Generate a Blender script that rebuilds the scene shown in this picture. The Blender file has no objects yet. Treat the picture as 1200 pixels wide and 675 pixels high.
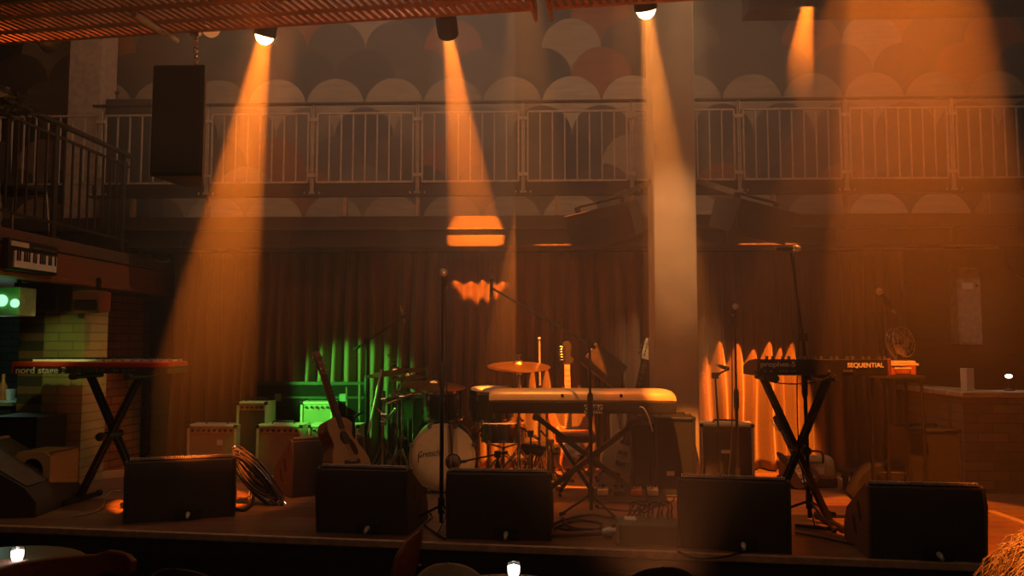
import bpy, bmesh, math, random
from mathutils import Vector, Matrix, Euler
random.seed(7)
R = math.radians
scn = bpy.context.scene
col = scn.collection
# ------------------------------------------------------------------ camera
S = 0.5                                     # stage height
EYE = Vector((0, 0, 1.7))
F = 925.0
cam_d = bpy.data.cameras.new('camera'); cam = bpy.data.objects.new('camera', cam_d); col.objects.link(cam)
cam_d.sensor_width = 36; cam_d.lens = 36 * F / 1200
cam.location = EYE; cam.rotation_euler = (R(90 + 3.87), 0, R(2.0))
cam_d.clip_start = 0.02
scn.camera = cam
CM = Euler(cam.rotation_euler).to_matrix()
def ray(px, py):
    return CM @ Vector(((px - 600) / F, -(py - 337.5) / F, -1))
def at(px, py, Y):
    d = ray(px, py); return EYE + d * (Y / d.y)
def fl(px, py, z=S):
    d = ray(px, py); return EYE + d * ((z - EYE.z) / d.z)
# ------------------------------------------------------------------ world, exposure
scn.view_settings.view_transform = 'Standard'
scn.view_settings.look = 'None'
scn.view_settings.gamma = 1
scn.view_settings.use_curve_mapping = False
scn.view_settings.exposure = 0.0
w = bpy.data.worlds.new('world'); scn.world = w; w.use_nodes = True
w.node_tree.nodes['Background'].inputs[0].default_value = (0.9, 0.45, 0.25, 1)
w.node_tree.nodes['Background'].inputs[1].default_value = 0.004
scn.cycles.volume_bounces = 0
scn.cycles.max_bounces = 5
scn.cycles.sample_clamp_indirect = 3
HAZE = (0.024, 0.155)
AMBER = (1.0, 0.20, 0.011); GOLD = (1.0, 0.33, 0.05); RED = (1.0, 0.22, 0.02); GREEN = (0.10, 1.0, 0.10)
def link_light(ld, name, loc, tgt):
    o = bpy.data.objects.new(name, ld); col.objects.link(o); o.location = loc
    if tgt is not None:
        o.rotation_euler = (Vector(tgt) - Vector(loc)).to_track_quat('-Z', 'Y').to_euler()
    return o
def spot(name, loc, tgt, energy, colr, size, blend=0.25, rad=0.03):
    l = bpy.data.lights.new(name, 'SPOT'); l.energy = energy; l.color = colr
    l.spot_size = R(size); l.spot_blend = blend; l.shadow_soft_size = rad
    return link_light(l, name, loc, tgt)
def point(name, loc, energy, colr, rad=0.04):
    l = bpy.data.lights.new(name, 'POINT'); l.energy = energy; l.color = colr; l.shadow_soft_size = rad
    return link_light(l, name, loc, None)
def area(name, loc, tgt, energy, colr, sx, sy):
    l = bpy.data.lights.new(name, 'AREA'); l.energy = energy; l.color = colr
    l.shape = 'RECTANGLE'; l.size = sx; l.size_y = sy
    return link_light(l, name, loc, tgt)
# dim house lights over the audience, then added fill lights
area('house_light', (0.5, 1.5, 5.2), (0.3, 8.0, 3.4), 13, (1.0, 0.60, 0.36), 5, 1.5)
area('mezzanine_fill', (0.2, 6.35, 5.7), (0.2, 7.9, 3.6), 80, (1.0, 0.62, 0.38), 8, 0.2)  # added area light to lift the scalloped wall and railing
area('house_light_low', (0.0, -2.5, 3.4), (0.0, 5.0, 1.2), 6, (1.0, 0.52, 0.30), 5, 1.5)
spot('gallery_fill', (-0.6, 2.6, 4.6), (-3.5, 6.0, 2.5), 90, (1.0, 0.38, 0.14), 46, 0.8, 0.1)  # added spot, brightens the dark left gallery
spot('hair_fill', (1.5, 2.1, 4.6), at(1215, 650, 1.75), 2200, (1.0, 0.28, 0.04), 11, 0.6, 0.05)  # added spot, puts amber light on the spectator's hair
spot('drum_head_fill', (-0.4, 1.2, 3.3), at(520, 522, 6.3), 260, (1.0, 0.52, 0.24), 6, 0.7)  # added spot, brightens the bass drum head from the hall
# stage lamps, most hung above the frame, and added fill spots
spot('stage_lamp_drums', (0.3, 5.95, 4.9), (-0.02, 7.12, 0.5), 5200, AMBER, 18.5, 0.12, 0.012)
spot('stage_lamp_keys', (0.5, 4.75, 4.7), at(762, 575, 5.9), 420, AMBER, 13, 0.5)
spot('front_fill', (-0.1, 4.85, 4.7), at(622, 492, 6.1), 520, (1.0, 0.30, 0.045), 18, 0.5)  # added spot, brightens the keyboard top and drum front
spot('stage_lamp_left', (-1.7, 5.1, 4.9), fl(255, 585), 520, AMBER, 19, 0.4)
spot('stage_lamp_floor', (2.1, 4.95, 4.8), fl(915, 590), 900, AMBER, 20, 0.5)
spot('brick_fill', (-1.2, 5.1, 4.7), at(160, 415, 6.8), 380, (1.0, 0.28, 0.07), 14, 0.7)  # added spot, stands in for lamp spill on the red brick
spot('pillar_fill', (0.95, 4.75, 4.9), at(793, 275, 6.55), 620, (1.0, 0.50, 0.19), 19, 1.0)  # added wash for an even glow on the pillar
spot('amp_green_fill', (-2.1, 5.95, 4.8), at(296, 480, 7.0), 160, GREEN, 7, 0.6)  # added green spot for the tall amplifier's top
spot('pier_fill', (-3.3, 5.2, 2.05), at(82, 440, 6.5), 22, (0.75, 0.9, 0.2), 42, 0.7)  # added spot, yellow-green light on the brick pier
spot('cabinet_fill', (2.6, 1.0, 3.6), at(1152, 360, 8.0), 300, (1.0, 0.45, 0.2), 7, 0.8)  # added spot, makes the wall cabinet visible through the haze
spot('stage_lamp_green', (-3.22, 5.45, 2.02), at(398, 458, 7.3), 800, GREEN, 25, 0.5, 0.03)
spot('drum_green_fill', (-3.2, 5.76, 2.05), at(476, 485, 6.6), 420, (0.2, 1.0, 0.12), 9, 0.5, 0.02)  # added spot, lifts the green on the left drum hardware
spot('gantry_fill', (0.6, 3.9, 0.35), (0.2, 4.7, 3.55), 130, (1.0, 0.28, 0.08), 95, 0.8, 0.1)  # added unseen spot, stands in for stage bounce under the gantry
# ------------------------------------------------------------------ materials
def new_mat(name):
    m = bpy.data.materials.new(name); m.use_nodes = True
    nt = m.node_tree; return m, nt, nt.nodes['Principled BSDF']
_mc = {}
def mat(name, c, rough=0.6, metal=0.0, var=0.25, scale=18, bump=0.0, spec=0.4):
    if name in _mc: return _mc[name]
    m, nt, b = new_mat(name)
    b.inputs['Roughness'].default_value = rough; b.inputs['Metallic'].default_value = metal
    b.inputs['Specular IOR Level'].default_value = spec
    tc = nt.nodes.new('ShaderNodeTexCoord'); n = nt.nodes.new('ShaderNodeTexNoise')
    n.inputs['Scale'].default_value = scale; n.inputs['Detail'].default_value = 4
    nt.links.new(tc.outputs['Object'], n.inputs['Vector'])
    r = nt.nodes.new('ShaderNodeValToRGB')
    r.color_ramp.elements[0].position = 0.3; r.color_ramp.elements[1].position = 0.75
    r.color_ramp.elements[0].color = (*[x * (1 - var) for x in c], 1)
    r.color_ramp.elements[1].color = (*[min(1, x * (1 + var)) for x in c], 1)
    nt.links.new(n.outputs['Fac'], r.inputs['Fac']); nt.links.new(r.outputs['Color'], b.inputs['Base Color'])
    if bump:
        bp = nt.nodes.new('ShaderNodeBump'); bp.inputs['Strength'].default_value = bump; bp.inputs['Distance'].default_value = 0.01
        nt.links.new(n.outputs['Fac'], bp.inputs['Height']); nt.links.new(bp.outputs['Normal'], b.inputs['Normal'])
    _mc[name] = m; return m
def wood(name, c1, c2, rough=0.45, axis=0, scale=6, stretch=12):
    if name in _mc: return _mc[name]
    m, nt, b = new_mat(name); b.inputs['Roughness'].default_value = rough
    tc = nt.nodes.new('ShaderNodeTexCoord'); mp = nt.nodes.new('ShaderNodeMapping')
    s = [scale * stretch / 3] * 3; s[axis] = scale / 3; mp.inputs['Scale'].default_value = s
    n = nt.nodes.new('ShaderNodeTexNoise'); n.inputs['Scale'].default_value = 3; n.inputs['Detail'].default_value = 6
    r = nt.nodes.new('ShaderNodeValToRGB'); r.color_ramp.elements[0].position = 0.32; r.color_ramp.elements[1].position = 0.7
    r.color_ramp.elements[0].color = (*c1, 1); r.color_ramp.elements[1].color = (*c2, 1)
    nt.links.new(tc.outputs['Object'], mp.inputs['Vector']); nt.links.new(mp.outputs['Vector'], n.inputs['Vector'])
    nt.links.new(n.outputs['Fac'], r.inputs['Fac']); nt.links.new(r.outputs['Color'], b.inputs['Base Color'])
    _mc[name] = m; return m
def brick(name, c1, c2, mortar, swz='xz', bw=0.24, rh=0.075):
    if name in _mc: return _mc[name]
    m, nt, b = new_mat(name); b.inputs['Roughness'].default_value = 0.85
    tc = nt.nodes.new('ShaderNodeTexCoord'); sp = nt.nodes.new('ShaderNodeSeparateXYZ'); cb = nt.nodes.new('ShaderNodeCombineXYZ')
    nt.links.new(tc.outputs['Object'], sp.inputs[0])
    nt.links.new(sp.outputs[swz[0].upper()], cb.inputs[0]); nt.links.new(sp.outputs[swz[1].upper()], cb.inputs[1])
    t = nt.nodes.new('ShaderNodeTexBrick'); t.inputs['Scale'].default_value = 1
    t.inputs['Brick Width'].default_value = bw; t.inputs['Row Height'].default_value = rh
    t.inputs['Mortar Size'].default_value = 0.006; t.inputs['Bias'].default_value = 0
    t.inputs['Color1'].default_value = (*c1, 1); t.inputs['Color2'].default_value = (*c2, 1); t.inputs['Mortar'].default_value = (*mortar, 1)
    nt.links.new(cb.outputs[0], t.inputs['Vector'])
    n = nt.nodes.new('ShaderNodeTexNoise'); n.inputs['Scale'].default_value = 9
    nt.links.new(tc.outputs['Object'], n.inputs['Vector'])
    mx = nt.nodes.new('ShaderNodeMix'); mx.data_type = 'RGBA'; mx.blend_type = 'MULTIPLY'; mx.inputs['Factor'].default_value = 0.5
    nt.links.new(t.outputs['Color'], mx.inputs['A']); nt.links.new(n.outputs['Color'], mx.inputs['B'])
    nt.links.new(mx.outputs['Result'], b.inputs['Base Color'])
    bp = nt.nodes.new('ShaderNodeBump'); bp.inputs['Strength'].default_value = 0.5; bp.inputs['Distance'].default_value = 0.01; bp.invert = True
    nt.links.new(t.outputs['Fac'], bp.inputs['Height']); nt.links.new(bp.outputs['Normal'], b.inputs['Normal'])
    _mc[name] = m; return m
def emit(name, c, s, see_through=0.0):
    if name in _mc: return _mc[name]
    m, nt, b = new_mat(name); nt.nodes.remove(b)
    e = nt.nodes.new('ShaderNodeEmission'); e.inputs[0].default_value = (*c, 1); e.inputs[1].default_value = s
    out = nt.nodes['Material Output']
    if see_through:
        tr = nt.nodes.new('ShaderNodeBsdfTransparent'); mx = nt.nodes.new('ShaderNodeMixShader'); mx.inputs[0].default_value = see_through
        nt.links.new(e.outputs[0], mx.inputs[1]); nt.links.new(tr.outputs[0], mx.inputs[2]); nt.links.new(mx.outputs[0], out.inputs[0])
    else: nt.links.new(e.outputs[0], out.inputs[0])
    _mc[name] = m; return m
def glass(name, c, rough=0.05):
    if name in _mc: return _mc[name]
    m, nt, b = new_mat(name); b.inputs['Base Color'].default_value = (*c, 1)
    b.inputs['Transmission Weight'].default_value = 1; b.inputs['Roughness'].default_value = rough; b.inputs['IOR'].default_value = 1.3
    _mc[name] = m; return m
BLK = mat('black_paint', (0.018, 0.015, 0.013), 0.55)
BLKM = mat('black_metal', (0.03, 0.026, 0.024), 0.32, 0.6)
BLKF = mat('black_fabric', (0.014, 0.012, 0.011), 0.9, bump=0.3, scale=300)
RUB = mat('rubber', (0.012, 0.012, 0.012), 0.8)
CHR = mat('chrome', (0.75, 0.74, 0.72), 0.16, 1.0, 0.05)
STEEL = mat('steel', (0.35, 0.33, 0.30), 0.38, 0.9)
RAIL = mat('rail_steel', (0.50, 0.42, 0.33), 0.45, 0.3)
CREAM = mat('cream_vinyl', (0.55, 0.47, 0.33), 0.6, bump=0.2, scale=150)
GRILL = mat('amp_grille_cloth', (0.30, 0.22, 0.14), 0.85, scale=250, bump=0.2)
DGRILL = mat('dark_grille_cloth', (0.07, 0.045, 0.03), 0.85, scale=250, bump=0.2)
WHITE = mat('white_plastic', (0.75, 0.73, 0.68), 0.4, var=0.05)
PAPER = mat('paper', (0.7, 0.62, 0.5), 0.8, var=0.05)
BRASS = mat('brass', (0.80, 0.50, 0.17), 0.28, 1.0, 0.12, 40)
CONC = mat('pillar_concrete', (0.36, 0.29, 0.22), 0.8, var=0.14, scale=5, bump=0.15)
DKSTEEL = mat('dark_steel', (0.06, 0.048, 0.04), 0.42, 0.5)
BEAMST = mat('beam_paint', (0.07, 0.052, 0.038), 0.45, 0.2)
WOODR = wood('red_wood', (0.17, 0.05, 0.02), (0.27, 0.09, 0.035), 0.35)
WOODT = wood('tan_wood', (0.36, 0.25, 0.13), (0.46, 0.33, 0.18), 0.4)
WOODD = wood('dark_wood', (0.06, 0.03, 0.016), (0.11, 0.055, 0.026), 0.4)
SPRUCE = wood('spruce', (0.36, 0.19, 0.08), (0.44, 0.25, 0.11), 0.35, 2)
MAHOG = wood('mahogany', (0.16, 0.05, 0.025), (0.24, 0.08, 0.035), 0.35, 2)
MAPLE = wood('maple', (0.60, 0.42, 0.22), (0.70, 0.52, 0.3), 0.35, 2)
ROSE = wood('rosewood', (0.045, 0.022, 0.012), (0.075, 0.036, 0.02), 0.45, 2)
FASC = wood('fascia_wood', (0.17, 0.055, 0.02), (0.24, 0.08, 0.03), 0.5, 1)
# ------------------------------------------------------------------ mesh builder
class MB:
    def __init__(s): s.v = []; s.f = []; s.M = Matrix()
    def add(s, vs, fs, M=None):
        n = len(s.v); T = s.M @ M if M is not None else s.M
        s.v += [T @ Vector(p) for p in vs]; s.f += [[i + n for i in q] for q in fs]; return s
    def box(s, c, d, M=None):
        x, y, z = c; a, b, h = d[0] / 2, d[1] / 2, d[2] / 2
        vs = [(x + i * a, y + j * b, z + k * h) for k in (-1, 1) for j in (-1, 1) for i in (-1, 1)]
        return s.add(vs, [(0, 2, 3, 1), (4, 5, 7, 6), (0, 1, 5, 4), (2, 6, 7, 3), (0, 4, 6, 2), (1, 3, 7, 5)], M)
    def prism(s, poly, t0, t1, plane='yz', M=None):          # polygon in a plane, extruded along the third axis
        def P(u, v, t): return {'yz': (t, u, v), 'xz': (u, t, v), 'xy': (u, v, t)}[plane]
        n = len(poly)
        vs = [P(u, v, t0) for u, v in poly] + [P(u, v, t1) for u, v in poly]
        fs = [tuple(range(n))[::-1], tuple(range(n, 2 * n))] + [(i, (i + 1) % n, n + (i + 1) % n, n + i) for i in range(n)]
        return s.add(vs, fs, M)
    def bar(s, p0, p1, wd, ht, up=(0, 0, 1)):
        p0, p1 = Vector(p0), Vector(p1); d = (p1 - p0); L = d.length; d.normalize(); u = Vector(up)
        if abs(d.dot(u)) > .98: u = Vector((0, 1, 0))
        a = d.cross(u).normalized(); b = a.cross(d)
        return s.box((0, 0, 0), (wd, L, ht), Matrix.Translation((p0 + p1) / 2) @ Matrix((a, d, b)).transposed().to_4x4())
    def tube(s, pts, r, n=8, cap=True):
        pts = [Vector(p) for p in pts]; rs = r if isinstance(r, (list, tuple)) else [r] * len(pts)
        vs, fs = [], []; a = None
        for i, p in enumerate(pts):
            d = (pts[min(i + 1, len(pts) - 1)] - pts[max(i - 1, 0)])
            if d.length < 1e-9: d = Vector((0, 0, 1))
            d.normalize()
            if a is None: a = d.orthogonal().normalized()
            else:
                a = a - d * a.dot(d)
                a = a.normalized() if a.length > 1e-6 else d.orthogonal().normalized()
            b = d.cross(a)
            vs += [p + (a * math.cos(2 * math.pi * k / n) + b * math.sin(2 * math.pi * k / n)) * rs[i] for k in range(n)]
        for i in range(len(pts) - 1):
            fs += [(i * n + k, i * n + (k + 1) % n, (i + 1) * n + (k + 1) % n, (i + 1) * n + k) for k in range(n)]
        if cap: fs += [tuple(range(n))[::-1], tuple(range((len(pts) - 1) * n, len(pts) * n))]
        return s.add(vs, fs)
    def cyl(s, p0, p1, r, r1=None, n=16): return s.tube([p0, p1], [r, r if r1 is None else r1], n)
    def lathe(s, prof, n=32, M=None, arc=None):
        m = len(prof); vs = []; fs = []
        for k in range(n):
            t = 2 * math.pi * k / n; vs += [(q[0] * math.cos(t), q[0] * math.sin(t), q[1]) for q in prof]
        for k in range(n):
            k2 = (k + 1) % n
            fs += [(k * m + j, k2 * m + j, k2 * m + j + 1, k * m + j + 1) for j in range(m - 1)]
        return s.add(vs, fs, M)
    def ball(s, c, r, n=14, sc=(1, 1, 1)):
        prof = [(max(1e-4, math.sin(math.pi * j / 10)) * r, -math.cos(math.pi * j / 10) * r) for j in range(11)]
        return s.lathe(prof, n, Matrix.Translation(c) @ Matrix.Diagonal((*sc, 1)))
    def build(s, name, m, parent=None, bevel=0, smooth=True, solid=0, label=None):
        me = bpy.data.meshes.new(name); me.from_pydata([tuple(p) for p in s.v], [], s.f)
        bm = bmesh.new(); bm.from_mesh(me); bmesh.ops.remove_doubles(bm, verts=bm.verts, dist=1e-5)
        bmesh.ops.recalc_face_normals(bm, faces=bm.faces); bm.to_mesh(me); bm.free()
        for x in (m if isinstance(m, list) else [m]): me.materials.append(x)
        if smooth: me.shade_smooth(); me.set_sharp_from_angle(angle=0.6)
        o = bpy.data.objects.new(name, me); col.objects.link(o)
        if parent is not None: o.parent = parent
        if bevel:
            b = o.modifiers.new('b', 'BEVEL'); b.width = bevel; b.segments = 2; b.limit_method = 'ANGLE'; b.angle_limit = 0.7
        if solid:
            b = o.modifiers.new('s', 'SOLIDIFY'); b.thickness = solid
        if label: o['label'] = label
        return o
def tag(o, label, cat, group=None, kind=None):
    if label: o['label'] = label
    if cat: o['category'] = cat
    if group: o['group'] = group
    if kind: o['kind'] = kind
    return o
def thing(name, label, cat, loc, rz=0, group=None, tilt=None):
    o = bpy.data.objects.new(name, None); col.objects.link(o); o.empty_display_size = 0.1
    o.location = loc; o.rotation_euler = (tilt[0] if tilt else 0, tilt[1] if tilt else 0, rz)
    return tag(o, label, cat, group)
def struct(o): o['kind'] = 'structure'; return o
def copy_tree(o, parent=None):
    c = o.copy(); col.objects.link(c)
    if parent is not None: c.parent = parent
    for ch in [x for x in list(bpy.data.objects) if x.parent == o]: copy_tree(ch, c)
    return c
def text(body, size, m, parent, loc, rot=(R(90), 0, 0), name='logo', align='CENTER', shear=0, ext=0.0008, sx=1, bold=0):
    cu = bpy.data.curves.new(name, 'FONT'); cu.body = body; cu.size = size; cu.align_x = align; cu.align_y = 'CENTER'
    cu.extrude = ext; cu.shear = shear; cu.offset = bold; cu.materials.append(m)
    o = bpy.data.objects.new(name, cu); col.objects.link(o); me = bpy.data.meshes.new_from_object(o.evaluated_get(bpy.context.evaluated_depsgraph_get())); bpy.data.objects.remove(o)
    o = bpy.data.objects.new(name, me); col.objects.link(o)
    o.parent = parent; o.location = loc; o.rotation_euler = rot; o.scale = (sx, 1, 1)
    return o
def smooth_pts(P, sub=6):
    P = [Vector(p) for p in P]; out = []
    for i in range(len(P) - 1):
        a, b, c, d = P[max(i - 1, 0)], P[i], P[i + 1], P[min(i + 2, len(P) - 1)]
        for k in range(sub):
            t = k / sub
            out.append(0.5 * ((2 * b) + (c - a) * t + (2 * a - 5 * b + 4 * c - d) * t * t + (3 * b - a - 3 * c + d) * t ** 3))
    return out + [P[-1]]
def V2(v): return Vector((v.x, v.y))
# ------------------------------------------------------------------ setting
A_ = fl(0, 615); B_ = fl(1050, 655.5)
ed = (B_ - A_).normalized(); nrm = Vector((ed.y, -ed.x, 0))      # nrm points to the audience
SANG = math.atan2(ed.y, ed.x)
E0 = A_ - ed * 3.0; E1 = B_ + ed * 4.0
def front_y(x): return A_.y + (x - A_.x) * ed.y / ed.x
m, nt, b = new_mat('stage_boards'); STAGE = m
tc = nt.nodes.new('ShaderNodeTexCoord'); t = nt.nodes.new('ShaderNodeTexBrick'); t.inputs['Scale'].default_value = 1
t.inputs['Brick Width'].default_value = 2.4; t.inputs['Row Height'].default_value = 0.14; t.inputs['Mortar Size'].default_value = 0.004
t.inputs['Color1'].default_value = (0.26, 0.14, 0.08, 1); t.inputs['Color2'].default_value = (0.33, 0.18, 0.10, 1); t.inputs['Mortar'].default_value = (0.02, 0.012, 0.008, 1)
n = nt.nodes.new('ShaderNodeTexNoise'); n.inputs['Scale'].default_value = 3.5; n.inputs['Detail'].default_value = 6
mx = nt.nodes.new('ShaderNodeMix'); mx.data_type = 'RGBA'; mx.blend_type = 'MULTIPLY'; mx.inputs['Factor'].default_value = 0.7
nt.links.new(tc.outputs['Object'], t.inputs['Vector']); nt.links.new(tc.outputs['Object'], n.inputs['Vector'])
nt.links.new(t.outputs['Color'], mx.inputs['A']); nt.links.new(n.outputs['Color'], mx.inputs['B']); nt.links.new(mx.outputs['Result'], b.inputs['Base Color'])
b.inputs['Roughness'].default_value = 0.36
mb = MB(); mb.box((0, 3.0, -0.05), (13, 13, 0.1)); struct(mb.build('floor', mat('hall_floor', (0.03, 0.02, 0.015), 0.5)))
mb = MB(); mb.prism([(E0.x, E0.y), (E1.x, E1.y), (6.4, 8.7), (-6.4, 8.7)], 0.0, S, 'xy'); struct(mb.build('stage', STAGE))
mb = MB(); q = nrm * 0.012; M = Matrix.Translation((E0 + E1) / 2 + q + Vector((0, 0, -0.02))) @ Matrix.Rotation(SANG, 4, 'Z')
mb.box((0, -0.006, 0.0), ((E1 - E0).length, 0.034, 0.045), M); struct(mb.build('trim_stage_edge', mat('edge_nosing', (0.46, 0.30, 0.18), 0.5), bevel=0.006))
mb = MB(); M = Matrix.Translation((E0 + E1) / 2 + nrm * 0.008) @ Matrix.Rotation(SANG, 4, 'Z')
L = (E1 - E0).length
mb.box((0, 0, -0.275), (L, 0.012, 0.44), M)
for k in range(int(L / 0.95)): mb.box((-L / 2 + k * 0.95, -0.008, -0.275), (0.02, 0.012, 0.44), M)
mb.box((0, -0.008, -0.13), (L, 0.012, 0.012), M)
struct(mb.build('trim_stage_front', mat('stage_front_black', (0.028, 0.02, 0.016), 0.6)))
# scalloped upper wall
WY = 8.3
cols = [(0.24, 0.165, 0.105), (0.34, 0.24, 0.155), (0.035, 0.030, 0.028), (0.075, 0.052, 0.038), (0.20, 0.06, 0.022), (0.13, 0.095, 0.068)]
SCM = [wood('scallop_%d' % i, [x * 0.75 for x in c], [x * 1.15 for x in c], 0.65, 0, 4, 8) for i, c in enumerate(cols)]
P0 = at(600, 123, WY); sp_ = (at(670, 123, WY) - at(600, 123, WY)).x; rh_ = P0.z - at(600, 157.5, WY).z
me = bpy.data.meshes.new('wall_back'); vs, fs, ms = [], [], []
def wbox(x0, x1, y0, y1, z0, z1, mi):
    n0 = len(vs); vs.extend([(x, y, z) for z in (z0, z1) for y in (y0, y1) for x in (x0, x1)])
    for q in [(0, 2, 3, 1), (4, 5, 7, 6), (0, 1, 5, 4), (2, 6, 7, 3), (0, 4, 6, 2), (1, 3, 7, 5)]: fs.append([i + n0 for i in q]); ms.append(mi)
wbox(-6.4, 6.4, WY + 0.06, WY + 0.2, 0, 5.9, 3)
rr = random.Random(11)
for row in range(-4, 6):                                   # row grows downward; lower rows lie in front
    zc = P0.z - row * rh_; y0 = WY + 0.05 - (row + 4) * 0.007
    for c in range(-9, 10):
        xc = P0.x + (c + (0.5 if row % 2 else 0)) * sp_; n0 = len(vs); K = 30; r_ = sp_ * 0.497
        if row in (0, 4): mi = rr.choice([0, 1, 1, 0, 5])
        elif row == -1: mi = rr.choice([2, 2, 3, 2, 4, 3])
        else: mi = rr.choice([2, 3, 5, 3, 4, 2, 0])
        vs.extend([(xc + r_ * math.cos(2 * math.pi * k / K), y0, zc + r_ * math.sin(2 * math.pi * k / K)) for k in range(K)])
        vs.extend([(xc + r_ * math.cos(2 * math.pi * k / K), WY + 0.06, zc + r_ * math.sin(2 * math.pi * k / K)) for k in range(K)])
        fs.append([n0 + k for k in range(K)]); ms.append(mi)
        for k in range(K): fs.append([n0 + k, n0 + (k + 1) % K, n0 + K + (k + 1) % K, n0 + K + k]); ms.append(mi)
me.from_pydata(vs, [], fs); me.polygons.foreach_set('material_index', ms)
for x in SCM: me.materials.append(x)
o = bpy.data.objects.new('wall_back', me); col.objects.link(o); struct(o)
# mezzanine slab and the steel beam under it
YB = 7.0
zt, z1, z2, z3 = [at(600, y, YB).z for y in (252, 266, 269, 287)]
mb = MB(); mb.box((0.35, (YB + WY) / 2 + 0.03, (zt + z1) / 2), (11.5, WY - YB, zt - z1)); struct(mb.build('floor_mezzanine', mat('slab_edge', (0.075, 0.053, 0.038), 0.6)))
mb = MB(); xm = 0.35; W_ = 11.5
mb.box((xm, YB + 0.05, (z1 + z2) / 2 - 0.002), (W_, 0.16, z1 - z2 - 0.004)); mb.box((xm, YB + 0.08, (z2 + z3) / 2), (W_, 0.03, z2 - z3)); mb.box((xm, YB + 0.05, z3 - 0.008), (W_, 0.18, 0.016))
for k in range(12): mb.box((-5.2 + k * 0.98, YB + 0.05, (z2 + z3) / 2), (0.012, 0.13, z2 - z3))
struct(mb.build('trim_steel_beam', BEAMST, bevel=0.002))
# pillar
pl, pr = at(766.5, 300, 6.55), at(817, 300, 6.55)
mb = MB(); mb.box(((pl.x + pr.x) / 2, 6.55 + 0.18, (S + 5.9) / 2), (pr.x - pl.x, 0.36, 5.9 - S)); struct(mb.build('pillar_center', CONC, bevel=0.012))
# other walls and ceiling
mb = MB(); mb.box((6.35, 4.3, 2.95), (0.1, 8.9, 5.9)); struct(mb.build('wall_right', mat('wall_dark', (0.05, 0.033, 0.024), 0.8)))
mb = MB(); mb.box((-6.35, 4.3, 2.95), (0.1, 8.9, 5.9)); struct(mb.build('wall_left', mat('wall_dark', (0, 0, 0))))
mb = MB(); mb.box((0, 4.3, 5.95), (12.8, 8.9, 0.1)); struct(mb.build('ceiling', mat('ceiling_paint', (0.06, 0.04, 0.03), 0.8)))
# left brick wall (its near end is a broad pier) and the bar wall far behind it
bl0, bl1 = fl(64, 568), fl(206, 530)
b0 = at(60, 400, bl0.y)
mb = MB(); dv = Vector((bl1.x - bl0.x, 7.9 - bl0.y, 0)); ang = math.atan2(dv.y, dv.x)
mb.box((dv.length / 2, 0.15, 0.83), (dv.length, 0.3, 1.66))
o = mb.build('wall_left_brick', brick('brick_red', (0.34, 0.17, 0.10), (0.24, 0.12, 0.07), (0.08, 0.06, 0.045))); o.location = (b0.x, b0.y, S); o.rotation_euler = (0, 0, ang); struct(o)
mb = MB(); mb.box((0.165, 0.15, 0.83), (0.345, 0.36, 1.66))
o = mb.build('wall_left_pier', brick('brick_lit_tint', (0.42, 0.36, 0.16), (0.36, 0.32, 0.13), (0.24, 0.22, 0.12))); o.location = (b0.x, b0.y - 0.06, S); o.rotation_euler = (0, 0, 0); struct(o)  # same brick as the wall, yellow-green light put into its colour
mb = MB(); mb.box((0, 0.01, 0.03), (1.5, 0.02, 0.06)); o = mb.build('baseboard_left', WOODT); o.location = fl(98, 562) + Vector((0.05, 0, 0)); o.rotation_euler = (0, 0, R(38)); struct(o)
mb = MB(); mb.box((-5.2, 8.15, 1.3), (2.2, 0.1, 2.6)); struct(mb.build('wall_bar', brick('brick_bar', (0.16, 0.20, 0.17), (0.13, 0.16, 0.14), (0.08, 0.1, 0.09))))
# left gallery: floor, fascia with timber boards
gx = at(205, 347, 7.9).x
zg0 = at(0, 319, at(0, 319, 5.3).y).z
mb = MB(); mb.box((gx - 1.35, 4.9, 2.44), (2.7, 6.6, 0.10)); struct(mb.build('floor_gallery', mat('gallery_floor', (0.12, 0.06, 0.035), 0.6), bevel=0.006))
mb = MB(); mb.box((gx - 0.035, 5.05, 2.265), (0.05, 5.9, 0.235)); mb.box((gx + 0.0, 5.05, 2.17), (0.05, 5.9, 0.035)); mb.box((gx - 1.3, 5.05, 2.2), (2.5, 5.9, 0.03))
struct(mb.build('trim_gallery_fascia', FASC, bevel=0.004))
# upper-left pier on the gallery
c0, c1 = at(80, 120, 7.7), at(117, 120, 7.7)
mb = MB(); mb.box(((c0.x + c1.x) / 2, 7.85, 4.2), (c1.x - c0.x, 0.3, 3.4)); struct(mb.build('pillar_left', mat('pier_plaster', (0.36, 0.24, 0.17), 0.8)))
# dark downstand beam top right
d0 = at(905, 12, 6.0)
mb = MB(); mb.box((3.92, 6.1, d0.z + 0.3), (4.6, 0.2, 0.6)); struct(mb.build('beam_ceiling', DKSTEEL))
# right: low brick wall with a stone cap, returning to the back
r0 = fl(1120, 578); rx = at(1128, 455, r0.y).x; rtop = at(1160, 459, r0.y).z
mb = MB(); mb.box((rx + 0.8, r0.y + 0.11, (S + rtop - 0.05) / 2), (1.6, 0.22, rtop - 0.05 - S)); mb.box((rx + 0.11, r0.y + 1.05, (S + rtop - 0.05) / 2), (0.22, 1.7, rtop - 0.05 - S))
struct(mb.build('wall_right_low', brick('brick_cream', (0.34, 0.23, 0.13), (0.22, 0.14, 0.08), (0.2, 0.13, 0.08))))
mb = MB(); mb.box((rx + 0.8, r0.y + 0.10, rtop - 0.022), (1.66, 0.30, 0.045)); mb.box((rx + 0.11, r0.y + 1.1, rtop - 0.022), (0.30, 1.75, 0.045)); struct(mb.build('trim_wall_cap', mat('cap_stone', (0.50, 0.38, 0.25), 0.5), bevel=0.008))
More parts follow.
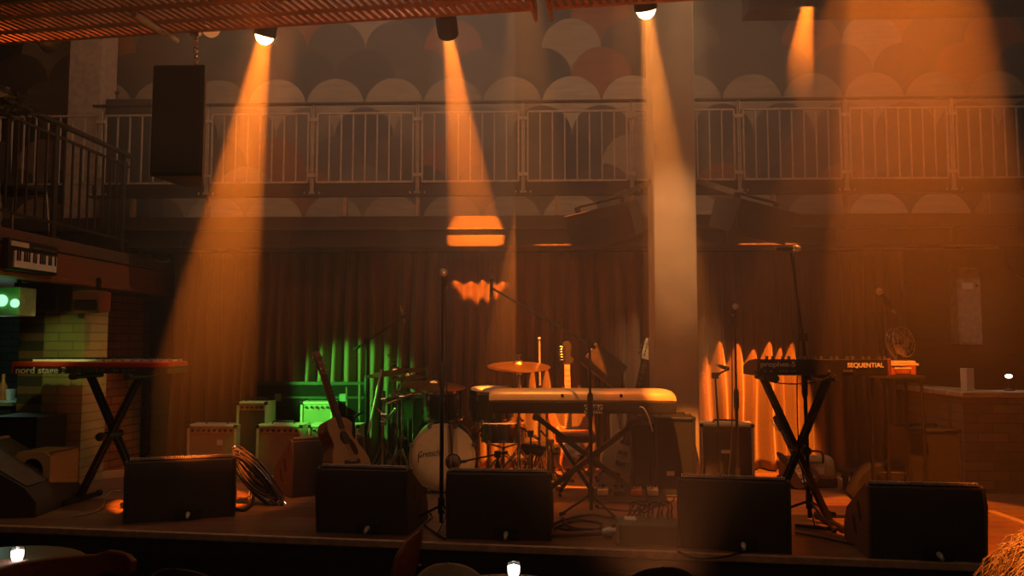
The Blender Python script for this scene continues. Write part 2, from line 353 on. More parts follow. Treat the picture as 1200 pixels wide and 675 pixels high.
# ------------------------------------------------------------------ curtains
VELV = mat('velvet', (0.19, 0.105, 0.058), 0.75, var=0.2, scale=60); VELV.node_tree.nodes['Principled BSDF'].inputs['Sheen Weight'].default_value = 0.3
def curtain(name, x0, x1, Y0, ztop, label, seed, fold=0.12):
    rg = random.Random(seed); nx = int((x1 - x0) / 0.012); nz = 22; vs = []; fs = []
    ph = [0.0]; 
    cent = [x0]; 
    while cent[-1] < x1: cent.append(cent[-1] + fold * rg.uniform(0.7, 1.35))
    amps = [rg.uniform(0.6, 1.15) for _ in cent]
    def foldy(x):
        for i in range(len(cent) - 1):
            if cent[i] <= x <= cent[i + 1]:
                t = (x - cent[i]) / (cent[i + 1] - cent[i]); return amps[i] * (0.5 - 0.5 * math.cos(2 * math.pi * t)) ** 0.8
        return 0
    fx = [foldy(x0 + (x1 - x0) * i / nx) for i in range(nx + 1)]
    for k in range(nz + 1):
        z = ztop + (S + 0.015 - ztop) * k / nz; g = min(1, 0.35 + 1.0 * k / nz)
        for i in range(nx + 1):
            x = x0 + (x1 - x0) * i / nx
            vs.append((x + 0.012 * math.sin(3 * k / nz * 2 + x * 9), Y0 - 0.16 * g * fx[i] + 0.012 * math.sin(x * 5 + k * 0.5), z))
    for k in range(nz):
        for i in range(nx):
            a = k * (nx + 1) + i; fs.append((a, a + 1, a + nx + 2, a + nx + 1))
    me = bpy.data.meshes.new(name); me.from_pydata(vs, [], fs); me.materials.append(VELV); me.shade_smooth()
    o = bpy.data.objects.new(name, me); col.objects.link(o); s_ = o.modifiers.new('s', 'SOLIDIFY'); s_.thickness = 0.004
    tag(o, label, 'curtain', None); return o
ztop = at(500, 292, 7.45).z
curtain('stage_curtain', at(200, 400, 7.55).x, at(778, 400, 7.6).x, 7.6, ztop - 0.02, 'wide dark velvet stage curtain hanging in folds behind the drum kit', 3)
curtain('stage_curtain', at(800, 400, 7.55).x, at(1062, 400, 7.6).x, 7.62, ztop - 0.02, 'velvet stage curtain right of the pillar, lit bright orange low down', 5)
tr = MB(); tr.box((0.2, 7.53, ztop + 0.005), (8.2, 0.05, 0.03)); 
tro = tr.build('curtain_track', STEEL); tag(tro, 'long straight curtain track under the steel beam', 'curtain track')
# ------------------------------------------------------------------ mezzanine railing
zh, zf0, zf1, zc0, zc1 = [at(600, y, YB).z for y in (119.5, 131, 212, 225, 228)]
rl = thing('mezzanine_railing', 'long steel railing with upright bars along the mezzanine edge', 'railing', (0, YB, zt))
mb = MB(); mb.box((1.0, 0, zh - zt), (10.2, 0.045, 0.022)); mb.build('handrail', DKSTEEL, rl, bevel=0.004)
mb = MB(); mb.box((1.0, 0.0, zc1 - zt + 0.0), (10.2, 0.07, 0.02)); mb.box((1.0, 0.03, zc1 - zt + 0.06), (10.2, 0.012, 0.13)); mb.build('toe_plate', DKSTEEL, rl)
posts = [at(px, 170, YB).x for px in (-6, 118, 243, 366.5, 489.5, 613, 740, 866, 991, 1116, 1241, 1366)]
for i, x in enumerate(posts):
    mb = MB(); mb.box((x - 0.008, 0, (zh + zc1) / 2 - zt), (0.010, 0.03, zh - zc1)); mb.box((x + 0.008, 0, (zh + zc1) / 2 - zt), (0.010, 0.03, zh - zc1))
    for zz in (zf0 - 0.06, zf1 + 0.06): mb.box((x, -0.01, zz - zt), (0.075, 0.02, 0.03))
    for k in (-3, -1, 1, 3): mb.cyl((x + k * 0.022, -0.01, zc1 - zt + 0.01), (x + k * 0.022, -0.01, zc1 - zt + 0.035), 0.007, n=8)
    mb.box((x + 0.30 * (i % 2), 0.04, (zc1 - zt) / 2), (0.03, 0.06, zc1 - zt))
    mb.build('post', RAIL, rl)
for i in range(len(posts) - 1):
    a, c = posts[i] + 0.042, posts[i + 1] - 0.042; mb = MB()
    for zz in (zf0, zf1): mb.box(((a + c) / 2, 0, zz - zt), (c - a, 0.016, 0.018))
    for x in (a, c): mb.box((x, 0, (zf0 + zf1) / 2 - zt), (0.014, 0.016, zf0 - zf1))
    nb = 8
    for k in range(1, nb): mb.box((a + (c - a) * k / nb, 0, (zf0 + zf1) / 2 - zt), (0.012, 0.012, zf0 - zf1))
    mb.build('bar_panel', RAIL, rl)
# gallery railing on the left
gr = thing('gallery_railing', 'dark railing running towards the camera on the left gallery', 'railing', (gx - 0.03, 0, 2.49))
y0, y1 = 2.6, 7.0
mb = MB(); mb.box((0, (y0 + y1) / 2, 0.9), (0.05, y1 - y0, 0.028)); mb.build('handrail', DKSTEEL, gr)
mb = MB(); mb.box((0, (y0 + y1) / 2, 0.8), (0.02, y1 - y0, 0.02)); mb.box((0, (y0 + y1) / 2, 0.12), (0.02, y1 - y0, 0.02)); mb.build('crossbar', DKSTEEL, gr)
for k in range(5):
    y = y1 - 0.1 - k * 1.0; mb = MB(); mb.box((0, y, 0.45), (0.025, 0.05, 0.9)); mb.box((0, y, 0.006), (0.06, 0.1, 0.012)); mb.build('post', DKSTEEL, gr)
    mb = MB()
    for j in range(1, 9): mb.box((0, y - j * 0.111, 0.46), (0.014, 0.014, 0.68))
    mb.build('bar_panel', DKSTEEL, gr)
# ------------------------------------------------------------------ lighting gantry overhead (perforated steel walkway)
GZ = 3.55
def up(px, py, z): d = ray(px, py); return EYE + d * ((z - EYE.z) / d.z)
ga, gb = up(0, 53, GZ), up(860, -2, GZ)
gd = (gb - ga); GL0 = gd.length; gd.normalize(); gn = Vector((gd.y, -gd.x, 0))     # gn towards the camera
GANG = math.atan2(gd.y, gd.x)
GM = Matrix.Translation(ga) @ Matrix.Rotation(GANG, 4, 'Z')                          # local x along, -y towards the camera
GST = mat('gantry_steel', (0.42, 0.17, 0.075), 0.5, 0.3)  # orange light from below put into the steel colour
def gp(px, py, drop=0.0): 
    """point on the gantry plane under a pixel"""
    return up(px, py, GZ - drop)
gt = thing('lighting_gantry', 'reddish perforated steel gantry hanging across the top of the hall', 'gantry', ga, GANG)
def gx_of(px, py): return (gp(px, py) - ga).dot(gd)
secs = [(-0.9, gx_of(628, 22)), (gx_of(652, 20), GL0 + 0.02)]
for a, c in secs:
    mb = MB(); rows = [(0.0, 0.035), (-0.15, 0.05), (-0.34, 0.05), (-0.52, 0.05)]
    for y, wd in rows: mb.box(((a + c) / 2, y - wd / 2, 0.004), (c - a, wd, 0.008))
    mb.box(((a + c) / 2, -0.003, 0.03), (c - a, 0.006, 0.05)); mb.box(((a + c) / 2, -0.57, 0.03), (c - a, 0.006, 0.05))
    nb = int((c - a) / 0.047)
    for k in range(nb + 1):
        x = a + (c - a) * k / nb
        for (ya, yb) in ((-0.03, -0.155), (-0.195, -0.345), (-0.385, -0.525)):
            mb.bar((x, ya, 0.004), (x - 0.02, yb, 0.004), 0.024, 0.008)
    mb.build('grating_panel', GST, gt)
for px in (630, 648):
    x = gx_of(px, 21); mb = MB(); mb.box((x, -0.28, 0.0), (0.016, 0.62, 0.10)); mb.build('joint_rib', GST, gt)
mb = MB(); mb.box((GL0 / 2 - 0.3, -0.66, 0.10), (GL0 + 1.8, 0.14, 0.24)); mb.build('front_beam', WOODD, gt)
for x in (0.4, 2.3, 4.2): 
    mb = MB(); mb.cyl((x, -0.45, 0.0), (x, -0.45, 2.35), 0.012); mb.build('hanger_rod', STEEL, gt)
mb = MB(); pA, pB = GM.inverted() @ gp(157, 17, 0.03), GM.inverted() @ gp(207, 48, 0.03)
mb.cyl(pA, pA.lerp(pB, 0.68), 0.018); mb.cyl(pA.lerp(pB, 0.71), pB, 0.018); mb.build('conduit', mat('conduit_white', (0.6, 0.52, 0.42), 0.4), gt, label='pale conduit clipped under the grating')
mb = MB(); mb.box((1.8, -0.25, 0.42), (3.4, 0.5, 0.03)); mb.build('duct_cover', mat('duct_pale', (0.6, 0.5, 0.42), 0.5), gt)
p = GM @ Vector((0.35, -0.15, 0.30)); point('gantry_glow', p, 16, RED, 0.1)
p = GM @ Vector((2.55, -0.2, 0.34)); point('gantry_glow_white', p, 7, (1.0, .62, .45), 0.1)
# spotlights (real lamps sit in their own cans)
LENS = emit('lamp_lens', (1.0, 0.62, 0.22), 24, 0.5)
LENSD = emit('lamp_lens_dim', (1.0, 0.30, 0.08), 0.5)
def spotlight(pos, tgt, label, energy, colr, size, lens=LENS, light=True, blend=0.3, dome=True):
    t = thing('stage_spotlight', label, 'spotlight', pos, 0, 'amber spotlights hung from the gantry')
    d = (Vector(tgt) - Vector(pos)).normalized(); Q = d.to_track_quat('-Z', 'Y').to_matrix().to_4x4()
    mb = MB(); mb.lathe([(0.058, 0.0), (0.066, 0.0), (0.066, 0.10), (0.06, 0.16), (0.06, 0.30), (0.05, 0.335), (0.001, 0.335)], 20, Q)
    for k in range(4): mb.lathe([(0.06, 0.17 + k * 0.03), (0.072, 0.172 + k * 0.03), (0.072, 0.182 + k * 0.03), (0.06, 0.184 + k * 0.03)], 20, Q)
    mb.build('housing', BLK, t)
    mb = MB(); mb.lathe([(0.001, -0.055), (0.022, -0.051), (0.042, -0.036), (0.054, -0.014), (0.058, 0.004)] if dome else [(0.001, 0.012), (0.03, 0.010), (0.058, 0.006)], 20, Q); mb.build('lens', lens, t)
    c = Q @ Vector((0, 0, 0.2)); mb = MB()
    for s in (-1, 1): mb.tube([c + Vector((s * 0.075, 0, 0)), c + Vector((s * 0.085, 0, 0.06)), c + Vector((s * 0.05, 0, 0.15)), c + Vector((0, 0, 0.16))], 0.007)
    mb.build('yoke', BLKM, t)
    mb = MB(); mb.box(c + Vector((0, 0, 0.19)), (0.03, 0.05, 0.07)); mb.build('clamp', BLKM, t)
    if light:
        apex = Vector(pos) - d * 0.29
        l = spot('stage_spotlight_lamp', apex, tgt, energy, colr, size, blend, 0.012)
    return t
def rear(px, py, off=0.14):
    p = gp(px, py); return at(px, py, p.y + off)
sA = rear(310, 42); sB = rear(525, 39); sC = rear(757, 11)
spotlight(sA, at(224, 540, 5.8), 'round amber spotlight glowing under the gantry above the left amplifiers', 9000, AMBER, 16)
spotlight(sB, at(557, 274, 7.0), 'dark spotlight sending its amber beam back onto the mezzanine beam', 9000, AMBER, 11.2, dome=False)
spotlight(sC, at(808, 470, 6.0), 'round amber spotlight glowing in front of the tall pillar', 5200, (1.0, 0.27, 0.03), 14.0, blend=0.6)
sD = at(940, 15, 6.0) + Vector((0, -0.12, 0))
spotlight(sD, at(886, 470, 7.4), 'spotlight on the dark ceiling beam with a short fading beam', 9000, AMBER, 18.0, dome=False)
spotlight(rear(57, 52), fl(40, 640), 'unlit black spotlight under the far left end of the gantry', 0, AMBER, 10, BLK, False)
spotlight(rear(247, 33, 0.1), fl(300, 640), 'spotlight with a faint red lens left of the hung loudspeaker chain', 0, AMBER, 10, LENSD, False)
# broad beam falling on the right, from a lamp above the frame
pb = at(1050, 0, 3.75)
up_x = Vector((pb.x - 0.05, 3.6, 5.6))
spot('stage_lamp_broad', up_x, fl(1104, 612), 5600, (1.0, 0.185, 0.009), 19, 0.2, 0.03)
# hung loudspeakers
h0, h1 = gp(213, 50), at(208, 141, ga.y - 0.35)
yS = (gp(213, 41)).y - 0.02
tl, br = at(179, 76, yS - 0.17), at(237, 206, yS - 0.17)
t = thing('hung_loudspeaker', 'tall black loudspeaker hanging on a chain at upper left', 'loudspeaker', ((tl.x + br.x) / 2, yS, br.z), 0)
w_, h_ = br.x - tl.x, tl.z - br.z
mb = MB(); mb.prism([(-w_ / 2, -0.17), (w_ / 2, -0.17), (w_ / 2 - 0.13, 0.15), (-w_ / 2 + 0.05, 0.15)], 0, h_, 'xy'); mb.build('cabinet', BLK, t, bevel=0.008)
mb = MB(); mb.box((0, -0.178, h_ / 2), (w_ - 0.03, 0.014, h_ - 0.03)); mb.build('grille', BLKF, t, bevel=0.004)
mb = MB(); top = GZ - br.z - 0.008
zz = h_; k = 0
mb.tube([(0.03 - 0.03, 0, h_), (0, 0, h_ + 0.02), (0.03, 0, h_ + 0.05), (0.03, 0, h_), ], 0.006)
while zz < top - 0.02:
    M_ = Matrix.Translation((0.02, 0, zz + 0.02)) @ Matrix.Rotation(R(90 * (k % 2)), 4, 'Z')
    ring = [M_ @ Vector((0.012 * math.cos(a), 0, 0.022 * math.sin(a))) for a in [2 * math.pi * j / 10 for j in range(11)]]
    mb.tube(ring, 0.005, 6, False); zz += 0.033; k += 1
mb.box((0.02, 0, top), (0.05, 0.05, 0.03)); mb.build('chain', CHR, t, label='chrome chain and shackle')
def angled_speaker(label, px0, px1, pyt, pyb, Y, side):
    c = at((px0 + px1) / 2, (pyt + pyb) / 2, Y)
    t = thing('angled_loudspeaker', label, 'loudspeaker', c, R(22 * side), 'loudspeakers bracketed to the pillar')
    wd = (at(px1, pyb, Y).x - at(px0, pyb, Y).x) * 0.92; hh = (at(600, pyt, Y).z - at(600, pyb, Y).z) * 0.86
    T = Matrix.Rotation(R(9 * side), 4, 'Y') @ Matrix.Rotation(R(12), 4, 'X')
    mb = MB(); mb.prism([(-0.16, -hh / 2 + 0.03), (-0.20, hh / 2), (0.16, hh / 2), (0.16, -hh / 2 + 0.06)], -wd / 2, wd / 2, 'yz', T); mb.build('cabinet', BLK, t, bevel=0.006)
    mb = MB(); mb.box((0, -0.19, 0.01), (wd - 0.03, 0.012, hh - 0.06), T @ Matrix.Rotation(R(-7), 4, 'X')); mb.build('grille', BLKF, t)
    mb = MB(); mb.box((0, -0.03, hh / 2 + 0.05), (wd * 0.72, 0.05, 0.02), T)
    for s in (-1, 1): mb.box((s * wd * 0.36, -0.03, hh / 2 + 0.025), (0.03, 0.06, 0.06), T)
    mb.build('mounting_bar', BLKM, t, bevel=0.003)
    q0 = Vector((0.05 * -side, -0.03, hh / 2 + 0.06)); pw = at(766 if side < 0 else 817, 212, 6.7)
    q1 = Matrix.Rotation(R(-22 * side), 4, 'Z') @ (pw - c)
    mb = MB(); mb.bar(q0, q1, 0.012, 0.045); mb.build('strut', STEEL, t)
angled_speaker('black loudspeaker tilted down on a bracket left of the pillar', 668, 752, 240, 292, 6.45, -1)
angled_speaker('black loudspeaker tilted down on a bracket right of the pillar', 836, 920, 236, 286, 6.3, 1)
# ------------------------------------------------------------------ left gallery things
def keybed(t, x0, x1, y0, y1, z, nwhite, mw, mbk, blen=0.6, zb=0.012, plane=None):
    w = (x1 - x0) / nwhite; mb = MB()
    for i in range(nwhite): mb.box((x0 + (i + .5) * w, (y0 + y1) / 2, z), (w * 0.93, y1 - y0, 0.02))
    mb.build('white_keys', mw, t)
    mb = MB()
    for i in range(nwhite - 1):
        if i % 7 in (0, 1, 3, 4, 5): mb.box((x0 + (i + 1) * w, y1 + (y0 - y1) * blen / 2 if False else y0 + (y1 - y0) * blen / 2, z + zb), (w * 0.55, (y1 - y0) * blen, 0.022))
    mb.build('black_keys', mbk, t)
kc = at(37, 300, 5.35)
t = thing('keyboard', 'small old keyboard mounted as decoration on the gallery fascia', 'keyboard', (gx + 0.02, at(38, 300, 5.35).y, zg0 + 0.02), R(90), tilt=(R(8), 0))
# local x runs along the fascia, local -y looks into the hall, z is up
ka, kb = at(8, 300, 1), at(68, 300, 1)
def yfor(px): d = ray(px, 300); return gx / d.x * d.y
ya_, yb_ = yfor(-1), yfor(58); kl = yb_ - ya_
t.location = (gx + 0.02, (ya_ + yb_) / 2, at(38, 318, (ya_ + yb_) / 2).z)
t.rotation_euler = (0, 0, R(90))
mb = MB(); mb.box((0, -0.02, 0.10), (kl, 0.05, 0.22)); mb.build('case', BLK, t, bevel=0.004)
mb = MB(); nw = 19; kw = kl * 0.86 / nw
for i in range(nw): mb.box((-kl * 0.41 + (i + .5) * kw, -0.05, 0.07), (kw * 0.94, 0.014, 0.115))
mb.build('white_keys', WHITE, t)
mb = MB()
for i in range(nw - 1):
    if i % 7 in (0, 1, 3, 4, 5): mb.box((-kl * 0.41 + (i + 1) * kw, -0.058, 0.093), (kw * 0.36, 0.014, 0.07))
mb.build('black_keys', BLK, t)
mb = MB(); mb.box((-kl * 0.30, -0.048, 0.175), (kl * 0.34, 0.008, 0.035)); mb.build('control_panel', CREAM, t)
mb = MB()
for i in range(12): mb.cyl((-kl * 0.05 + i * kl * 0.042, -0.045, 0.165), (-kl * 0.05 + i * kl * 0.042, -0.06, 0.165), 0.009, n=8)
mb.build('knobs', STEEL, t)
# small pale tube lamp lying on the ledge
a_, b_ = Vector((gx - 0.06, 6.95, 2.514)), Vector((gx - 0.05, 7.45, 2.514))
mb = MB(); mb.tube(smooth_pts([a_, a_.lerp(b_, .5), b_], 3), 0.022); mb.ball(a_, 0.028)
tt = thing('tube_lamp', 'grey metal tube lying on the ledge at the end of the gallery', 'tube lamp', (0, 0, 0)); mb.build('tube', STEEL, tt)
mb = MB(); mb.tube(smooth_pts([b_, b_ + Vector((0.08, 0.0, -0.04)), b_ + Vector((0.16, 0, -0.05)), b_ + Vector((0.2, 0, -0.03))], 5), 0.006); mb.build('lead', PAPER, tt)
# stacked chairs behind the gallery railing
def gallery_chair():
    t = thing('gallery_chair', 'x', 'chair', (0, 0, 0), 0, 'dark chairs stacked on the left gallery')
    mb = MB(); mb.box((0, 0, 0.45), (0.42, 0.42, 0.05)); mb.build('seat', BLKF, t, bevel=0.015)
    mb = MB(); mb.box((0, 0.21, 0.74), (0.42, 0.04, 0.34), Matrix.Rotation(R(-4), 4, 'X')); mb.build('backrest', BLKF, t, bevel=0.015)
    for sx in (-1, 1):
        for sy in (-1, 1):
            mb = MB(); mb.tube([(sx * 0.2, sy * 0.2, 0.44), (sx * 0.23, sy * 0.23, 0.0)], 0.011); mb.build('leg', STEEL, t)
    return t
gc0 = gallery_chair()
gpos = [(gx - 0.52, 4.72, 2.49, 80), (gx - 0.52, 4.72, 2.60, 80), (gx - 0.52, 4.72, 2.71, 80), (gx - 0.5, 5.45, 2.49, 100), (gx - 0.5, 5.45, 2.60, 100), (gx - 0.62, 6.2, 2.49, 70)]
glab = ['lowest dark chair in the stack nearest the gallery keyboard', 'middle dark chair in the stack nearest the gallery keyboard', 'topmost dark chair in the stack nearest the gallery keyboard',
        'lower dark chair of the pair midway along the gallery', 'upper dark chair of the pair midway along the gallery', 'single dark chair on the gallery near the plaster pier']
for i, (x, y, z, a) in enumerate(gpos):
    c = gc0 if i == 0 else copy_tree(gc0)
    c.location = (x, y, z); c.rotation_euler = (0, 0, R(a)); c['label'] = glab[i]
# foliage draped over the railing
mb = MB(); rg = random.Random(4)
for k in range(170):
    c = Vector((gx - 0.03 + rg.gauss(0, 0.05), 5.2 + rg.gauss(0, 0.22), 3.37 + rg.gauss(0, 0.05))); a = rg.uniform(0, 6.28); b = rg.uniform(-.8, .8)
    M_ = Matrix.Translation(c) @ Euler((b, rg.uniform(-.8, .8), a)).to_matrix().to_4x4()
    mb.add([(0, -0.04, 0), (0.018, 0, 0.006), (0, 0.045, 0), (-0.018, 0, 0.006), (0, 0, -0.004)], [(0, 1, 2, 3), (0, 4, 1), (1, 4, 2), (2, 4, 3), (3, 4, 0)], M_)
tag(mb.build('garland', mat('leaf_dark', (0.05, 0.06, 0.025), 0.6)), 'dark leafy garland draped over the gallery handrail', 'garland')
# dark equipment case on the mezzanine corner
c0, c1 = at(124, 116, 7.6), at(178, 116, 7.6)
t = thing('equipment_cabinet', 'tall dark cabinet standing beside the plaster pier upstairs', 'cabinet', ((c0.x + c1.x) / 2, 7.75, zt))
hh = c0.z - zt; ww = c1.x - c0.x
mb = MB(); mb.box((0, 0, hh / 2), (ww, 0.3, hh)); mb.build('body', mat('cabinet_dark', (0.035, 0.03, 0.028), 0.6), t, bevel=0.006)
for s in (-1, 1):
    mb = MB(); mb.box((s * ww / 4, -0.155, hh / 2), (ww / 2 - 0.012, 0.012, hh - 0.06)); d = mb.build('door', mat('cabinet_dark', (0, 0, 0)), t)
    mb = MB(); mb.tube([(s * 0.02, -0.16, hh * .5), (s * 0.02, -0.18, hh * .5), (s * 0.02, -0.18, hh * .58), (s * 0.02, -0.16, hh * .58)], 0.005); mb.build('handle', STEEL, d)
mb = MB(); mb.cyl((-ww / 2 + 0.03, 0, hh), (-ww / 2 + 0.03, 0, hh + 0.1), 0.012); mb.ball((-ww / 2 + 0.03, 0, hh + 0.11), 0.022); mb.build('finial', DKSTEEL, t)
# bar corner under the gallery: green lamp box, black speakers, counter and clutter
gy = 5.6
c = at(8, 353, gy)
t = thing('lamp_box', 'green glowing lamp box with round lenses under the gallery', 'lamp', (c.x, gy, c.z - 0.1))
mb = MB(); mb.box((-0.03, 0.10, 0.1), (0.24, 0.2, 0.21)); mb.build('housing', mat('lampbox', (0.35, 0.4, 0.28), 0.5), t, bevel=0.008)
GL = emit('green_lens', (0.25, 1.0, 0.35), 2.2)
for (x, z, r_) in ((-0.035, 0.105, 0.042), (0.065, 0.085, 0.03)):
    mb = MB(); mb.cyl((x, 0.0, z), (x, -0.014, z), r_, n=24); mb.build('lens', GL, t)
mb = MB(); mb.box((0.02, 0.1, 0.26), (0.02, 0.03, 0.12)); mb.build('bracket', BLKM, t)
point('green_box_lamp', at(14, 352, gy - 0.22), 0.6, GREEN, 0.04)
for (p0, p1, lab) in (((22, 332), (67, 366), 'black boxy loudspeaker beside the green lamp box'), ((88, 341), (116, 367), 'small dark loudspeaker fixed to the red brick under the gallery')):
    a, b = at(*p0, 6.25), at(*p1, 6.25)
    t = thing('wall_loudspeaker', lab, 'loudspeaker', ((a.x + b.x) / 2, 6.32, b.z), R(8))
    wd, hh = b.x - a.x, a.z - b.z
    mb = MB(); mb.prism([(-0.1, 0), (-0.14, hh), (0.12, hh), (0.12, 0.02)], -wd / 2, wd / 2); mb.build('cabinet', BLK if p0[0] < 50 else WOODR, t, bevel=0.006)
    mb = MB(); mb.box((0, -0.125, hh / 2), (wd - 0.03, 0.012, hh - 0.03), Matrix.Rotation(R(-4), 4, 'X')); mb.build('grille', BLKF, t)
    mb = MB(); mb.box((0, 0.12, hh + 0.05), (0.03, 0.03, 0.14)); mb.build('bracket', BLKM, t)
# bar counter far left
ct = at(10, 470, 7.0); ctr = at(46, 470, 7.0)
t = thing('bar_counter', 'dark bar counter with a pale edge behind the red keyboard', 'counter', (ctr.x - 0.6, 7.2, 0.0))
hh = ct.z
mb = MB(); mb.box((0, 0, (hh - 0.05) / 2), (1.2, 0.5, hh - 0.05)); mb.build('body', mat('bar_body', (0.05, 0.06, 0.06), 0.5), t)
mb = MB(); mb.box((0.0, -0.03, hh - 0.018), (1.26, 0.58, 0.036)); mb.build('worktop', mat('bar_top', (0.45, 0.5, 0.45), 0.4), t, bevel=0.005)
def cup(px, py, Y, r_, h, m_, name, label, cat):
    p = at(px, py, Y); mb = MB(); mb.lathe([(0.001, 0), (r_ * .75, 0), (r_, h), (r_ * .93, h), (r_ * .7, 0.006), (0.001, 0.006)], 20)
    o = mb.build(name, m_); o.location = p; return tag(o, label, cat)
pc = at(13, 466, 7.0)
o = cup(12, 466, 7.1, 0.045, 0.10, WHITE, 'cup', 'pale cup standing on the bar counter', 'cup'); o.location.z = hh
mb = MB(); mb.lathe([(0.001, 0), (0.035, 0), (0.037, 0.12), (0.014, 0.18), (0.014, 0.24), (0.001, 0.24)], 18); o = mb.build('bottle', mat('orange_bottle', (0.5, 0.16, 0.04), 0.2)); o.location = (at(3, 470, 7.1).x, 7.1, hh); tag(o, 'orange bottle at the picture edge on the bar counter', 'bottle')
mb = MB(); mb.box((0, 0, 0.05), (0.12, 0.12, 0.1)); t = thing('till', 'small pale card terminal below the end of the bar counter', 'card terminal', (at(43, 484, 6.8).x, 6.85, at(43, 484, 6.8).z)); mb.build('body', mat('till_pale', (0.4, 0.48, 0.42), 0.4), t, bevel=0.01)
mb = MB(); mb.box((0, -0.062, 0.06), (0.08, 0.006, 0.05)); mb.build('screen', BLK, t); mb = MB(); mb.box((0, 0.04, -0.2), (0.03, 0.03, 0.42)); mb.build('stem', BLKM, t)
point('bar_light', at(30, 455, 6.9) + Vector((-0.25, 0, 0.35)), 1.6, (0.55, 1.0, 0.75), 0.05)
# doorway strip, green light painted into its colour
p0, p1 = at(46, 375, 7.6), at(57, 470, 7.6)
mb = MB(); mb.box(((p0.x + p1.x) / 2, 7.75, 1.55), (0.1, 0.1, 2.1)); struct(mb.build('trim_bar_doorway', mat('door_trim_lit', (0.25, 0.4, 0.22), 0.5)))
mb = MB(); mb.box((at(28, 430, 7.6).x, 7.8, 1.3), (0.36, 0.05, 2.2)); mb.box((at(28, 430, 7.6).x, 7.77, 1.3), (0.28, 0.02, 0.9)); struct(mb.build('door_1', mat('grey_door', (0.10, 0.10, 0.085), 0.5), bevel=0.004))
# black flight case and crate beside it
p = fl(27, 560); t = thing('flight_case', 'black flight case under the left end of the red keyboard', 'case', (at(25, 560, 6.2).x, 6.25, S), R(0))
wd = at(54, 500, 6.05).x - at(-6, 500, 6.05).x; hh = at(25, 489, 6.05).z - S
mb = MB(); mb.box((0, -0.0, hh / 2), (wd, 0.4, hh)); mb.build('body', BLK, t, bevel=0.01)
mb = MB()
for s in (-1, 1): mb.box((s * (wd / 2 - 0.012), -0.2, hh / 2), (0.03, 0.012, hh))
mb.box((0, -0.2, hh - 0.012), (wd, 0.012, 0.03)); mb.build('edging', BLKM, t)
mb = MB(); mb.tube([(-0.07, -0.2, hh * .6), (-0.07, -0.23, hh * .6), (0.07, -0.23, hh * .6), (0.07, -0.2, hh * .6)], 0.008); mb.build('handle', STEEL, t)
a, b = at(21, 529, 5.7), at(63, 556, 5.7)
t = thing('wooden_crate', 'orange-brown wooden crate with a round opening behind the left monitor', 'crate', ((a.x + b.x) / 2, 5.66, S), R(-4))
wd, hh = b.x - a.x, a.z - S
mb = MB(); K = 20; R_ = 0.085; zc = hh - 0.13
for i in range(K):
    a0, a1 = 2 * math.pi * i / K, 2 * math.pi * (i + 1) / K
    def sq(a_): 
        c_, s_ = math.cos(a_), math.sin(a_); m_ = max(abs(c_) / (wd / 2), abs(s_) / 0.13); return (c_ / m_, zc + s_ / m_)
    q = [(R_ * math.cos(a0), zc + R_ * math.sin(a0)), sq(a0), sq(a1), (R_ * math.cos(a1), zc + R_ * math.sin(a1))]
    mb.prism(q, 0.0, 0.018, 'xz')
mb.box((0, 0.009, (zc - 0.13) / 2), (wd, 0.018, max(0.02, zc - 0.13)))
mb.build('front_panel', WOODT, t)
mb = MB(); mb.box((-wd / 2 + 0.009, 0.17, hh / 2), (0.018, 0.30, hh)); mb.box((wd / 2 - 0.009, 0.17, hh / 2), (0.018, 0.30, hh)); mb.box((0, 0.17, hh - 0.009), (wd, 0.30, 0.018)); mb.box((0, 0.31, hh / 2), (wd, 0.018, hh)); mb.box((0, 0.17, 0.009), (wd, 0.3, 0.018)); mb.build('box', WOODT, t)
